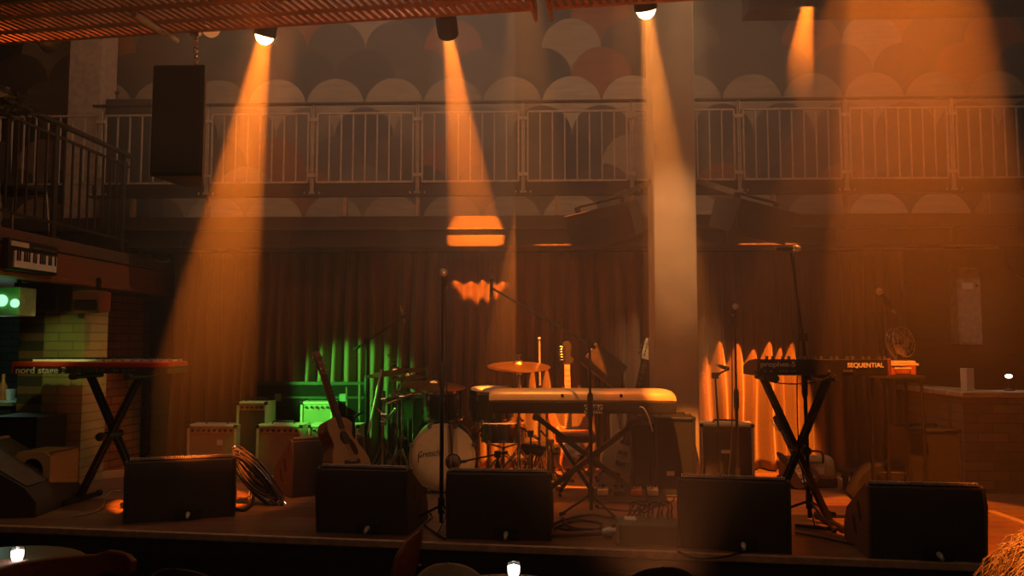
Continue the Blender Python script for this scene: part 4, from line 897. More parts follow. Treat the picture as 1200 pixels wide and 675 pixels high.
_, c = cymbal(508, 449, 76, 6.5, 'cymbal directly over the left mounted drum', 5, 4); cymbal_stand(c, 'chrome stand carrying the cymbal over the left mounted drum', -0.26, 70, ext=0.15)
_, c = cymbal(608, 427, 74, 6.6, 'large gold ride cymbal above the gold-backed keyboard', 8, 1); cymbal_stand(c, 'chrome stand under the large gold ride cymbal', 0, 30)
# upright rods of two more stands, green light put into their pale colour
c = at(632, 397, 6.85); t = thing('cymbal_stand', 'bare stand whose pale rod sticks up behind the ride cymbal', 'cymbal stand', (c.x, 6.85, S)); tripod(t, 0.3, 0.24, 80)
mb = MB(); mb.cyl((0, 0, 0.05), (0, 0, c.z - S - 0.4), 0.014); mb.build('tube', CHR, t); mb = MB(); mb.tube([(0.005, 0, c.z - S - 0.42), (0, 0, c.z - S)], 0.009); mb.ball((0, 0, c.z - S), 0.014); mb.build('rod', mat('rod_lit', (0.7, 0.75, 0.68), 0.3, 0.3), t)
a, b = at(447, 433, 6.45), at(432, 506, 6.45); b2 = Vector((b.x - 0.02, 6.45, S)); t = thing('cymbal_stand', 'bare stand with a pale slanting rod left of the drum kit', 'cymbal stand', b2); tripod(t, 0.2, 0.18, 10)
mb = MB(); mb.tube([(0, 0, 0.05), b - b2], 0.012); mb.build('tube', CHR, t); mb = MB(); mb.tube([b - b2, a - b2], 0.010); mb.build('rod', _mc['rod_lit'], t)
# hi-hat stand pedal and bass pedal seen between the stands
def pedal(loc, rz, label):
    t = thing('drum_pedal', label, 'drum pedal', loc, rz)
    mb = MB(); mb.box((0, 0, 0.008), (0.10, 0.30, 0.012)); mb.build('base_plate', BLKM, t)
    mb = MB(); mb.prism([(-0.14, 0.02), (0.10, 0.075), (0.10, 0.085), (-0.14, 0.03)], -0.042, 0.042); mb.build('footboard', STEEL, t)
    for s in (-1, 1):
        mb = MB(); mb.tube([(s * 0.05, 0.12, 0.01), (s * 0.05, 0.13, 0.22)], 0.009); mb.build('upright', CHR, t)
    mb = MB(); mb.cyl((-0.06, 0.13, 0.22), (0.06, 0.13, 0.22), 0.009); mb.tube([(0, 0.13, 0.22), (0, 0.06, 0.36)], 0.006); mb.ball((0, 0.05, 0.37), 0.026); mb.build('beater', WHITE, t)
pedal((kc.x + 0.02, kY + 0.56, S), R(180), 'chrome bass drum pedal behind the bass drum'); pedal(fl(612, 566), R(170), 'chrome drum pedal on the floor right of the bass drum')
for px, py, hh_, lab, tp_ in ((556, 572, 0.42, 'short microphone stand between the bass drum and the snare drum', (567, 500)), (622, 574, 0.45, 'short microphone stand under the middle of the gold-backed keyboard', (604, 497)), (646, 570, 0.36, 'short microphone stand left of the red-brown stool', (634, 505))):
    b_ = fl(px, py); mic_stand(b_, hh_, lab, at(tp_[0], tp_[1], b_.y + 0.2), 0.25, back=0.12, rot=px % 60, legr=0.17, rr=0.008)
c = at(641, 478, 6.75); t = thing('hi_hat_stand', 'chrome hi-hat stand without cymbals under the gold-backed keyboard', 'hi-hat stand', (c.x, 6.75, S)); tripod(t, 0.26, 0.24, 25)
mb = MB(); mb.cyl((0, 0, 0.05), (0, 0, c.z - S), 0.012); mb.build('tube', CHR, t); mb = MB(); mb.prism([(-0.26, 0.02), (-0.02, 0.07), (-0.02, 0.08), (-0.26, 0.03)], -0.04, 0.04); mb.build('pedal', STEEL, t)
c = at(450, 458, 6.75); t = thing('drum_rack', 'chrome upright with clamps left of the mounted drums', 'drum hardware', (c.x, 6.75, S)); tripod(t, 0.34, 0.2, 35)
mb = MB(); mb.cyl((0, 0, 0.05), (0, 0, c.z - S), 0.015); mb.build('tube', CHR, t)
for q_, (dx, dz) in enumerate(((0.12, -0.03), (-0.09, -0.16), (0.10, -0.22))):
    mb = MB(); mb.tube([(0, 0, c.z - S - 0.05 + dz), (dx, -0.02, c.z - S - 0.02 + dz * .6)], 0.009); mb.ball((dx, -0.02, c.z - S - 0.02 + dz * .6), 0.018); mb.cyl((-0.022, 0, c.z - S - 0.05 + dz), (0.022, 0, c.z - S - 0.05 + dz), 0.022); mb.build('clamp_arm', CHR, t)
# drummer's throne and keyboard stool
def stool(px, pytop, Y, wpx, label, seat_m, round_=True, nm='stool'):
    c = at(px, pytop, Y); h = c.z - S; w = wpx * Y / F
    t = thing(nm, label, 'stool', (c.x, Y, S))
    mb = MB()
    if round_: mb.lathe([(0.001, h - 0.08), (w * .46, h - 0.08), (w * .5, h - 0.06), (w * .5, h - 0.02), (w * .46, h), (0.001, h)], 32); mb.build('seat', seat_m, t)
    else: mb.box((0, 0, h - 0.035), (w, 0.32, 0.07)); mb.build('seat', seat_m, t, bevel=0.018)
    if round_:
        mb = MB(); mb.cyl((0, 0, 0.1), (0, 0, h - 0.08), 0.016); mb.build('column', CHR, t); tripod(t, 0.26, 0.26, 10)
    else:
        for s in (-1, 1):
            mb = MB(); mb.bar((-s * w * .4, s * .04, h - 0.08), (s * w * .4, s * .04, 0.02), 0.025, 0.03); mb.build('leg', BLKM, t); mb = MB(); mb.cyl((s * w * .4, -0.15, 0.015), (s * w * .4, 0.15, 0.015), 0.014); mb.build('foot', BLKM, t)
    return t
stool(674, 506, 6.35, 46, 'low stool with a red-brown seat behind the gold-backed keyboard', mat('seat_redbrown', (0.30, 0.09, 0.045), 0.55), False)
stool(632, 520, 7.0, 50, 'round black drum stool behind the drums', BLKF, True)
# ------------------------------------------------------------------ guitars
def outline(pts, sub=5):
    P = [Vector((x, y, 0)) for x, y in pts]; n = len(P); out = []
    for i in range(n):
        a, b, c, d = P[i - 1], P[i], P[(i + 1) % n], P[(i + 2) % n]
        for k in range(sub):
            t = k / sub; v = 0.5 * ((2 * b) + (c - a) * t + (2 * a - 5 * b + 4 * c - d) * t * t + (3 * b - a - 3 * c + d) * t ** 3); out.append((v.x, v.y))
    return out
ACO = [(0, 0), (0.10, 0.008), (0.175, 0.06), (0.197, 0.15), (0.165, 0.235), (0.130, 0.285), (0.132, 0.34), (0.143, 0.40), (0.115, 0.465), (0.05, 0.495), (0, 0.497), (-0.05, 0.495), (-0.115, 0.465), (-0.143, 0.40), (-0.132, 0.34), (-0.130, 0.285), (-0.165, 0.235), (-0.197, 0.15), (-0.175, 0.06), (-0.10, 0.008)]
ELE = [(0, 0), (0.10, 0.005), (0.155, 0.06), (0.155, 0.13), (0.115, 0.20), (0.115, 0.25), (0.16, 0.33), (0.155, 0.40), (0.125, 0.405), (0.09, 0.34), (0.04, 0.33), (-0.03, 0.33), (-0.07, 0.35), (-0.11, 0.44), (-0.155, 0.47), (-0.17, 0.42), (-0.125, 0.27), (-0.125, 0.20), (-0.165, 0.12), (-0.155, 0.05), (-0.10, 0.005)]
def guitar(p0, p1, face, label, nm, kind, body_m, side_m, neck_m, head_m, k=1.0, total=1.02, cat='guitar'):
    """p0 = bottom of the body, p1 = tip of the headstock; face = direction the top faces"""
    p0, p1 = Vector(p0), Vector(p1); v = (p1 - p0).normalized(); n = Vector(face); n = (n - v * n.dot(v)).normalized(); u = v.cross(n)   # local x=u, y=v, z=n
    t = thing(nm, label, cat, p0); t.rotation_mode = 'QUATERNION'
    L = (p1 - p0).length; s = L / total
    t.rotation_quaternion = Matrix((u, v, n)).transposed().to_quaternion(); t.scale = (s, s, s)
    aco = kind == 'acoustic'; th = 0.10 if aco else 0.042; O = outline(ACO if aco else ELE); bl = 0.497 if aco else 0.33
    O = [(x * k, y) for x, y in O]
    mb = MB(); mb.prism(O, -th, 0, 'xy'); mb.build('body', side_m, t, bevel=0.004 if aco else 0.010)
    if aco:
        mb = MB(); mb.prism([(x * .985, 0.249 + (y - 0.249) * .985) for x, y in O], 0.0, 0.004, 'xy'); mb.build('soundboard', body_m, t)
        mb = MB(); mb.lathe([(0.001, 0.0055), (0.05, 0.0055)], 28, Matrix.Translation((0, 0.335, 0))); mb.build('sound_hole', BLK, t)
        mb = MB(); mb.prism(outline([(0.048, 0.33), (0.085, 0.29), (0.095, 0.22), (0.06, 0.20), (0.035, 0.25), (0.03, 0.285)], 4), 0.004, 0.006, 'xy'); mb.build('pickguard', mat('pickguard_dark', (0.04, 0.02, 0.015), 0.3), t)
        mb = MB(); mb.box((0, 0.155, 0.008), (0.16, 0.032, 0.012)); br = mb.build('bridge', ROSE, t, bevel=0.003); mb = MB(); mb.box((0, 0.16, 0.016), (0.075, 0.004, 0.006)); mb.build('saddle', WHITE, br)
    else:
        mb = MB(); mb.prism(outline([(0.0, 0.10), (0.08, 0.08), (0.09, 0.2), (0.1, 0.3), (0.03, 0.31), (-0.06, 0.3), (-0.08, 0.34), (-0.1, 0.3), (-0.06, 0.2), (-0.05, 0.12)], 4), 0.0, 0.003, 'xy'); mb.build('pickguard', mat('pickguard_white', (0.6, 0.55, 0.46), 0.35), t)
        for y in (0.16, 0.245):
            mb = MB(); mb.box((0, y, 0.008), (0.08, 0.03, 0.014)); mb.build('pickup', mat('pickup_black', (0.03, 0.03, 0.03), 0.4) if cat != 'guitar' else WHITE, t, bevel=0.003)
        mb = MB(); mb.box((0, 0.075, 0.008), (0.085, 0.035, 0.014)); mb.build('bridge', CHR, t, bevel=0.002)
        mb = MB()
        for (x, y) in ((0.08, 0.10), (0.105, 0.07)): mb.cyl((x, y, 0.0), (x, y, 0.018), 0.011, n=14)
        mb.build('knobs', CHR, t)
    y0 = bl - 0.09; y1 = total - 0.19
    mb = MB(); mb.prism([(-0.029, y0), (0.029, y0), (0.022, y1), (-0.022, y1)], -0.022, 0.006, 'xy'); mb.build('neck', neck_m if not aco else MAHOG, t, bevel=0.006)
    mb = MB(); mb.prism([(-0.029, y0), (0.029, y0), (0.022, y1), (-0.022, y1)], 0.006, 0.012, 'xy'); fb = mb.build('fingerboard', neck_m, t)
    mb = MB()
    for i in range(20): yy = y1 - (y1 - y0) * (1 - 2 ** (-i / 12)) / (1 - 2 ** (-20 / 12)); mb.box((0, yy, 0.0125), (0.05, 0.003, 0.002))
    mb.build('frets', STEEL, fb)
    mb = MB()
    if aco: mb.prism([(-0.026, y1), (0.026, y1), (0.036, total - 0.01), (0, total), (-0.036, total - 0.01)], -0.018, 0.0, 'xy', Matrix.Translation((0, 0, 0.0)))
    else: mb.prism(outline([(-0.022, y1), (0.022, y1), (0.05, y1 + 0.02), (0.055, y1 + 0.05), (0.03, y1 + 0.07), (0.04, y1 + 0.15), (0.02, total), (-0.02, total - 0.005), (-0.035, total - 0.03), (-0.035, y1 + 0.03)], 4), -0.016, 0.0, 'xy')
    h = mb.build('headstock', head_m, t, bevel=0.003)
    nt_ = 6 if cat == 'guitar' else 4
    for i in range(nt_):
        mb = MB(); s2 = (-1 if i % 2 else 1) if aco else -1; yy = y1 + 0.04 + (i // 2 if aco else i) * (0.05 if aco else 0.13 / nt_)
        mb.cyl((s2 * 0.018, yy, 0.0), (s2 * 0.018, yy, 0.012), 0.006, n=10); mb.cyl((s2 * 0.03, yy, -0.01), (s2 * 0.052, yy, -0.01), 0.004, n=8); mb.box((s2 * 0.058, yy, -0.01), (0.012, 0.016, 0.008)); mb.build('tuner', CHR, h)
    mb = MB(); yb = 0.16 if aco else 0.075
    for i in range(nt_):
        x = (i - (nt_ - 1) / 2) * 0.009; mb.tube([(x, yb, 0.017), (x * 0.8, y1, 0.014)], 0.0008, 4)
    mb.build('strings', STEEL, t)
    return t
def guitar_stand(loc, rz, label, h=0.62):
    t = thing('guitar_stand', label, 'guitar stand', loc, rz); tripod(t, 0.2, 0.2, 30, BLKM)
    mb = MB(); mb.tube([(0, 0, 0.04), (0, 0.03, h)], 0.011); mb.build('tube', BLKM, t)
    mb = MB(); mb.tube([(-0.03, -0.05, h + 0.05), (-0.03, 0.02, h + 0.02), (0, 0.03, h), (0.03, 0.02, h + 0.02), (0.03, -0.05, h + 0.05)], 0.008); mb.build('neck_yoke', RUB, t)
    mb = MB(); mb.tube([(-0.11, -0.13, 0.17), (-0.11, 0.0, 0.13), (0.11, 0.0, 0.13), (0.11, -0.13, 0.17)], 0.010); mb.build('cradle', RUB, t)
    return t
p0 = at(420, 566, 5.6); p1 = at(371, 411, p0.y + 0.22)
guitar(p0, p1, (0.92, -0.45, 0.15), 'acoustic guitar with a tan top leaning on its stand behind the centre-left monitor', 'acoustic_guitar', 'acoustic', SPRUCE, MAHOG, ROSE, MAHOG, 1.0)
guitar_stand((p0.x - 0.06, p0.y + 0.15, S), R(45), 'black stand holding the acoustic guitar', 0.64)
p0 = Vector((at(724, 548, 6.75).x, 6.75, S + 0.10)); p1 = at(762, 396, 6.98)
guitar(p0, p1, (0.25, -1, 0.1), 'cream bass guitar leaning beside the pillar, pale headstock uppermost', 'bass_guitar', 'electric', CREAM, CREAM, ROSE, mat('headstock_cream', (0.72, 0.6, 0.42), 0.4), 1.0, 1.15, 'bass guitar')
guitar_stand((p0.x + 0.02, 6.93, S), R(5), 'black stand holding the cream bass guitar', 0.66)
p0 = Vector((at(667, 536, 6.95).x, 6.95, S + 0.10)); p1 = at(664, 400, 7.12)
guitar(p0, p1, (0, -1, 0.12), 'electric guitar with a pale fingerboard standing behind the red-brown stool', 'electric_guitar', 'electric', MAHOG, wood('amber_wood', (0.42, 0.16, 0.05), (0.55, 0.22, 0.08), 0.3), MAPLE, BLK)
guitar_stand((p0.x, 7.1, S), 0, 'black stand holding the electric guitar', 0.66)
p0 = at(947, 548, 6.55); p0.z = S + 0.03; p1 = at(908, 487, 6.75)
guitar(p0, p1, (-0.4, -1, 0.3), 'small dark guitar leaning across the tan bag on the right', 'small_guitar', 'electric', WOODD, WOODD, ROSE, BLK, 1.0, 0.86)
# ------------------------------------------------------------------ amplifiers
def amp(x0, x1, yt, Y, label, cloth, cover, kind='combo', depth=0.24, h=None, logo=None, rz=0, yb=None):
    a, b = at(x0, yt, Y), at(x1, yt, Y); w = b.x - a.x; h = a.z - S if h is None else h
    t = thing('amplifier', label, 'amplifier', ((a.x + b.x) / 2, Y + depth / 2, a.z - h), rz)
    f = 0.022; mb = MB()
    mb.box((0, 0, h - f / 2), (w, depth, f)); mb.box((0, 0, f / 2), (w, depth, f))
    for s in (-1, 1): mb.box((s * (w - f) / 2, 0, h / 2), (f, depth, h))
    mb.box((0, depth / 2 - 0.006, h / 2), (w - 0.01, 0.012, h - 0.01)); mb.build('cabinet', cover, t, bevel=0.006)
    pz = h - f - 0.055 if kind != 'cab' else h - f
    mb = MB(); mb.box((0, -depth / 2 + 0.022, (pz + f) / 2), (w - 2 * f, 0.016, pz - f)); mb.build('grille_cloth', cloth, t)
    if kind != 'cab':
        mb = MB(); mb.box((0, -depth / 2 + 0.026, h - f - 0.0275), (w - 2 * f, 0.02, 0.052)); p = mb.build('control_panel', mat('amp_panel', (0.42, 0.33, 0.2), 0.4), t)
        mb = MB(); n = max(4, int(w / 0.055))
        for k in range(n): x = -w / 2 + f + 0.03 + k * (w - 2 * f - 0.06) / (n - 1); mb.cyl((x, -depth / 2 + 0.016, h - f - 0.027), (x, -depth / 2 - 0.006, h - f - 0.027), 0.011, n=12)
        mb.build('knobs', BLK, p)
    mb = MB(); mb.tube([(-0.1, 0, h), (-0.09, 0, h + 0.022), (0.09, 0, h + 0.022), (0.1, 0, h)], 0.009); mb.build('handle', BLK, t)
    if logo:
        lx, lz, lw, lh, m_ = logo; mb = MB(); mb.box((lx * w, -depth / 2 + 0.011, lz * h), (lw, 0.008, lh)); mb.build('name_plate', m_, t, bevel=0.002)
    for s in (-1, 1):
        for u in (-1, 1):
            mb = MB(); mb.box((s * (w / 2 - 0.012), -depth / 2 + 0.008, h / 2 + u * (h / 2 - 0.012)), (0.03, 0.022, 0.03)); mb.build('corner', BLKM, t, bevel=0.004)
    return t
amp(219, 277, 498, 7.0, 'combo amplifier in amber haze left of the tall green-lit one', GRILL, CREAM, logo=(0.16, 0.66, 0.05, 0.045, PAPER))
amp(300, 354, 498, 6.95, 'cream combo amplifier between the two tall green-lit ones', GRILL, CREAM)
amp(361, 421, 498, 6.95, 'cream combo amplifier behind the acoustic guitar', GRILL, CREAM)
amp(277, 313, 471, 7.08, 'tall narrow amplifier lit green at its top, left of the cream combos', DGRILL, CREAM, h=at(295, 471, 7.08).z - S)
amp(352, 390, 471, 7.22, 'tall narrow amplifier lit green behind the cream combos', GRILL, CREAM, h=at(370, 471, 7.22).z - S)
a, b = at(296, 448, 7.3), at(424, 448, 7.3)
t = thing('road_case', 'long dark road case behind the row of amplifiers', 'case', ((a.x + b.x) / 2, 7.52 - 0.06, S)); hh = a.z - S; ww = b.x - a.x
mb = MB(); mb.box((0, 0, hh / 2), (ww, 0.08, hh)); mb.build('body', mat('case_dark', (0.012, 0.009, 0.008), 0.9, spec=0.1), t, bevel=0.006)
mb = MB(); mb.box((0, -0.042, hh * 0.82), (ww, 0.006, 0.02)); mb.box((0, -0.042, hh - 0.015), (ww, 0.008, 0.03)); mb.build('edging', DKSTEEL, t)
mb = MB()
for s in (-1, 1): mb.box((s * ww * .3, -0.046, hh * .82), (0.06, 0.012, 0.07))
mb.build('latches', STEEL, t)
amp(768, 816, 489, 6.2, 'black bass cabinet with a small pale name plate before the pillar', BLKF, BLK, 'cab', depth=0.30, h=at(790, 489, 6.2).z - S, logo=(-0.12, 0.30, 0.06, 0.035, PAPER), rz=R(-3))
t = amp(741, 766, 498, 6.28, 'narrow black cabinet left of the bass cabinet', BLKF, BLK, 'cab', depth=0.26, h=at(755, 498, 6.28).z - S, rz=R(-3))
amp(823, 885, 497, 6.9, 'cream amplifier with an amber-lit top right of the pillar', DGRILL, CREAM, 'cab', depth=0.28, logo=(-0.03, 0.52, 0.085, 0.028, PAPER), rz=R(-6))
a, b = at(1062, 503, 6.1), at(1128, 503, 6.1)
amp(1064, 1126, 503, 6.0, 'black loudspeaker cabinet in the haze before the low brick wall', BLKF, BLK, 'cab', depth=0.34, h=a.z - S)
# ------------------------------------------------------------------ music stand, bag, bench, small boxes
c = at(708, 428, 7.1); t = thing('music_stand', 'black music stand with its desk tilted, behind the gold-backed keyboard', 'music stand', (c.x, 7.1, S)); h = c.z - S
tripod(t, 0.25, 0.24, 10, BLKM); mb = MB(); mb.cyl((0, 0, 0.05), (0, 0, h - 0.02), 0.011); mb.build('tube', BLKM, t)
T = Matrix.Translation((0, -0.02, h)) @ Matrix.Rotation(R(38), 4, 'Y') @ Matrix.Rotation(R(-20), 4, 'X'); mb = MB(); mb.box((0, 0, 0), (0.36, 0.012, 0.25), T); mb.box((0, -0.03, -0.125), (0.36, 0.06, 0.01), T); mb.build('desk', DKSTEEL, t, bevel=0.004)
a, b = fl(892, 556), fl(942, 552)
t = thing('travel_bag', 'tan soft travel bag on the floor before the lit curtain', 'bag', ((a.x + b.x) / 2, 6.75, S), R(6)); ww = 0.40; hh = 0.24
mb = MB(); O = outline([(-0.10, 0.06), (-0.11, 0.16), (-0.06, hh), (0.06, hh), (0.11, 0.16), (0.10, 0.06)], 4); mb.prism(O, -ww / 2, ww / 2); mb.build('body', mat('bag_tan', (0.42, 0.27, 0.13), 0.8, bump=0.3, scale=60), t, bevel=0.02)
mb = MB(); mb.box((0, 0, 0.04), (ww + 0.03, 0.24, 0.08)); mb.build('base', mat('bag_dark', (0.08, 0.04, 0.025), 0.8), t, bevel=0.02)
mb = MB(); mb.tube(smooth_pts([(-0.1, -0.09, 0.2), (-0.08, -0.1, 0.29), (0.08, -0.1, 0.29), (0.1, -0.09, 0.2)], 5), 0.009); mb.build('handle', _mc['bag_dark'], t)
mb = MB(); mb.box((0.06, -0.118, 0.14), (0.07, 0.008, 0.05)); mb.build('tag', PAPER, t)
a, b = fl(950, 556), fl(1006, 556)
t = thing('low_bench', 'low black bench on the floor behind the synthesizer stand', 'bench', ((a.x + b.x) / 2, 6.5, S)); ww = b.x - a.x + 0.06
mb = MB(); mb.box((0, 0, 0.16), (ww, 0.22, 0.03)); mb.build('top', BLK, t, bevel=0.004)
for sx in (-1, 1):
    for sy in (-1, 1): mb = MB(); mb.box((sx * (ww / 2 - 0.06), sy * 0.08, 0.073), (0.04, 0.03, 0.146)); mb.build('leg', BLK, t)
def small_box(loc, dims, m_, label, cat='effects pedal', nm='effects_pedal', rz=0, knobs=2):
    t = thing(nm, label, cat, loc, rz, None); x, y, z = dims
    mb = MB(); mb.prism([(-y / 2, 0), (-y / 2, z * .75), (y / 2, z), (y / 2, 0)], -x / 2, x / 2); mb.build('case', m_, t, bevel=0.004)
    for k in range(knobs):
        mb = MB(); xx = (k - (knobs - 1) / 2) * x / (knobs + .5); mb.cyl((xx, y * .25, z * .9), (xx, y * .25, z + 0.012), 0.009, n=12); mb.build('knob', BLK, t)
    mb = MB(); mb.cyl((0, -y * .25, z * .75), (0, -y * .25, z * .9 + 0.006), 0.008, n=12); mb.build('switch', CHR, t)
    return t
PED = [mat('pedal_cream', (0.6, 0.5, 0.35), 0.4), mat('pedal_rust', (0.35, 0.12, 0.05), 0.4), mat('pedal_grey', (0.3, 0.28, 0.26), 0.4), BLK]
for i, (px, lab) in enumerate(((951, 'leftmost of three pale effects boxes under the low black bench'), (969, 'middle of three pale effects boxes under the low black bench'), (992, 'rightmost of three pale effects boxes under the low black bench'))):
    p = fl(px, 551); small_box((p.x, 6.74, S), (0.09, 0.11, 0.07), PED[0], lab)
t = thing('pedal_board', 'black pedal board on the floor behind the stage box', 'pedal board', fl(738, 588), R(-4))
mb = MB(); mb.prism([(-0.12, 0.02), (0.12, 0.06), (0.12, 0.075), (-0.12, 0.035)], -0.27, 0.27); mb.build('deck', BLK, t, bevel=0.003)
for s in (-1, 1): mb = MB(); mb.prism([(-0.11, 0), (0.11, 0), (0.11, 0.06), (-0.11, 0.02)], s * 0.25, s * 0.265); mb.build('side_rail', BLKM, t)
base = Vector(t.location)
for i, (dx, m_, lab) in enumerate(((-0.20, 2, 'grey effects pedal at the left end of the pedal board'), (-0.08, 3, 'black effects pedal second from the left on the pedal board'), (0.05, 1, 'rust-coloured effects pedal on the pedal board'), (0.17, 0, 'cream effects pedal at the right end of the pedal board'))):
    small_box(base + Vector((dx, 0.0, 0.056)), (0.08, 0.115, 0.055), PED[m_], lab, rz=R(-4), knobs=3)
# stage box at the front
p = fl(761, 640); wd = 72 * p.y / F
t = thing('stage_box', 'dark green stage box with sockets on top at the stage front', 'stage box', (p.x, p.y + 0.10, S), R(-3))
mb = MB(); mb.prism([(-0.09, 0), (-0.10, 0.02), (-0.10, 0.115), (-0.08, 0.128), (0.09, 0.128), (0.09, 0)], -wd / 2, wd / 2); mb.build('case', mat('box_green', (0.055, 0.085, 0.035), 0.5, bump=0.2, scale=200), t, bevel=0.006)
mb = MB()
for s in (-1, 1): mb.box((s * (wd / 2 - 0.006), -0.095, 0.07), (0.016, 0.016, 0.11))
mb.build('corner_guard', STEEL, t)
for k in range(8):
    x = -0.05 + k * 0.028; mb = MB(); mb.cyl((x, -0.03 + 0.05 * (k % 2), 0.126), (x, -0.03 + 0.05 * (k % 2), 0.17), 0.010, n=12); mb.build('plug', CHR, t)
mb = MB(); mb.box((-0.10, 0.0, 0.134), (0.07, 0.09, 0.012)); mb.build('label_strip', PAPER, t, bevel=0.002)
for k in range(8):
    x = -0.05 + k * 0.028; q = t.matrix_basis @ Vector((x, -0.03 + 0.05 * (k % 2), 0.17)); mb = MB(); g = random.Random(k)
    mb.tube(smooth_pts([q, q + Vector((0.005, 0.0, 0.04)), q + Vector((-0.03, 0.08, 0.05)), q + Vector((-0.05 - 0.02 * k, 0.16, -0.06)), Vector((q.x - 0.1 - 0.05 * k, q.y + 0.22, S + 0.008)), Vector((q.x - 0.25 - 0.06 * k, q.y + 0.26 + 0.03 * g.random(), S + 0.008))], 5), 0.005, 6)
    tag(mb.build('stage_lead', BLKF), 'black lead curving out of the top of the green stage box', 'cable', 'leads plugged into the green stage box')
# multicore plug beside the stage box
p = fl(690, 632); t = thing('multicore_cable', 'thick cable with a pale ringed plug lying left of the stage box', 'cable', p); X = Vector((1, -0.03, 0))
mb = MB(); mb.tube(smooth_pts([Vector((-0.22, 0.12, 0.015)), Vector((-0.26, 0.02, 0.02)), Vector((-0.15, -0.01, 0.03)), Vector((0, 0, 0.035)), Vector((0.09, 0, 0.04))], 6), 0.016, 10); mb.build('jacket', mat('cable_brown', (0.16, 0.07, 0.04), 0.5), t)
mb = MB(); mb.tube([(0.08, 0, 0.04), (0.10, 0, 0.04), (0.101, 0, 0.04), (0.14, 0, 0.045), (0.141, 0, 0.045), (0.19, 0, 0.05)], [0.026, 0.026, 0.034, 0.034, 0.024, 0.024], 18); mb.build('plug', STEEL, t, label='pale metal plug')
# loose cable coils on the floor
def floor_cable(pts, r_, label, m_=BLKF, z=0.0):
    mb = MB(); mb.tube(smooth_pts([fl(px, py) + Vector((0, 0, r_ + z + 0.001 + 0.0006 * i)) for i, (px, py) in enumerate(pts)], 7), r_, 7); return tag(mb.build('cable', m_), label, 'cable')
CB = mat('cable_black', (0.022, 0.018, 0.015), 0.45); CBR = mat('cable_tan', (0.38, 0.24, 0.14), 0.5)
floor_cable([(648, 622), (675, 612), (705, 616), (690, 628), (655, 628), (650, 616), (690, 606), (725, 612), (716, 622), (672, 622), (660, 610)], 0.009, 'heap of black cable looped left of the green stage box', CB)
floor_cable([(84, 606), (100, 604), (118, 597), (124, 584), (130, 578), (142, 576)], 0.006, 'pale cable curving on the floor under the red keyboard', CBR)
floor_cable([(700, 596), (740, 600), (775, 594), (790, 585), (770, 577), (742, 574)], 0.006, 'black cable sweeping round the pedal board', CB)
floor_cable([(932, 625), (968, 632), (1000, 640), (1018, 650)], 0.006, 'thin cable running to the stage edge before the right monitor', CB)
floor_cable([(932, 618), (965, 621), (1000, 622)], 0.011, 'thick black cable on the floor right of the bright-edged monitor', CB)
floor_cable([(497, 596), (506, 606), (498, 616), (510, 626), (522, 634)], 0.006, 'cable dropping to the stage edge beside the straight microphone stand', CB)
floor_cable([(420, 585), (445, 575), (470, 584), (500, 590)], 0.006, 'cable on the floor below the bass drum', CB)
floor_cable([(268, 594), (284, 600), (296, 590), (297, 575)], 0.012, 'thick black cable looping out of the cable bundle', CB)
floor_cable([(795, 648), (815, 656), (845, 655), (870, 649)], 0.006, 'cable hanging at the stage edge under the bright-edged monitor', CB)
# mic leads that hang down their stands
def lead(pts, label, r_=0.004):
    mb = MB(); mb.tube(smooth_pts(pts, 6), r_, 6); tag(mb.build('microphone_lead', CB), label, 'cable')
y_ = fl(517, 618).y - 0.015
lead([at(521, 330, y_), at(523, 400, y_ - .02), at(524, 470, y_ - .02), at(529, 520, y_ - .02), at(531, 560, y_), at(524, 600, y_), fl(512, 628) + Vector((0, 0, .006))], 'thin lead hanging down the straight stand before the bass drum')
y_ = fl(865, 578).y
lead([at(857, 370, y_), at(858, 450, y_ - .02), at(857, 520, y_ - .02), fl(851, 580) + Vector((0, 0, .006))], 'thin lead hanging beside the stand right of the pillar')
y_ = fl(949, 612).y
lead([at(930, 300, y_ - .13), at(936, 380, y_ - .03), at(934, 460, y_ - .03), at(938, 540, y_ - .03), fl(955, 618) + Vector((0, 0, .006))], 'thin lead hanging down the tall boom stand')
# bundle of coiled cable hung on a folded stand, left of the brown-sided monitor
p = fl(303, 594); t = thing('cable_bundle', 'shiny slanted bundle of coiled cables left of the brown-sided monitor', 'cable bundle', (p.x, p.y + 0.12, S))
A0, A1 = at(276, 530, p.y + 0.12) - t.location, at(328, 588, p.y + 0.08) - t.location
ax = (A1 - A0).normalized(); sd = Vector((0, 1, 0)); pr_ = ax.cross(sd).normalized(); L = (A1 - A0).length; rg = random.Random(9); mid = (A0 + A1) / 2
CBS = mat('cable_shiny', (0.035, 0.025, 0.022), 0.22, spec=0.7)
for k in range(15):
    a_ = L * rg.uniform(0.34, 0.52); b_ = rg.uniform(0.035, 0.085); o_ = mid + pr_ * rg.uniform(-.04, .04) + sd * rg.uniform(-.06, .06) + ax * rg.uniform(-.05, .05); ph = rg.uniform(-.35, .35); mb = MB()
    e = pr_ * math.cos(ph) + sd * math.sin(ph)
    mb.tube([o_ + ax * a_ * math.cos(u) + e * b_ * math.sin(u) for u in [2 * math.pi * i / 26 for i in range(27)]], rg.uniform(0.006, 0.009), 7, False); mb.build('loop', CBS if k % 3 else mat('cable_purple', (0.07, 0.05, 0.09), 0.25), t)
mb = MB(); mb.tube([A0 + sd * 0.05 - ax * 0.05, A1 + sd * 0.05 + ax * 0.04], 0.011); mb.tube([A0 + sd * 0.05 + ax * 0.1, Vector((A0.x + 0.02, 0.26, 0.0))], 0.009); mb.build('folded_stand', CHR, t)
mb = MB(); mb.tube(smooth_pts([mid + pr_ * 0.02, mid + Vector((0.10, -0.03, -0.10)), Vector((A1.x + 0.02, -0.06, 0.06)), Vector((A1.x + 0.03, -0.10, 0.012))], 5), 0.013); mb.build('tail', CB, t)
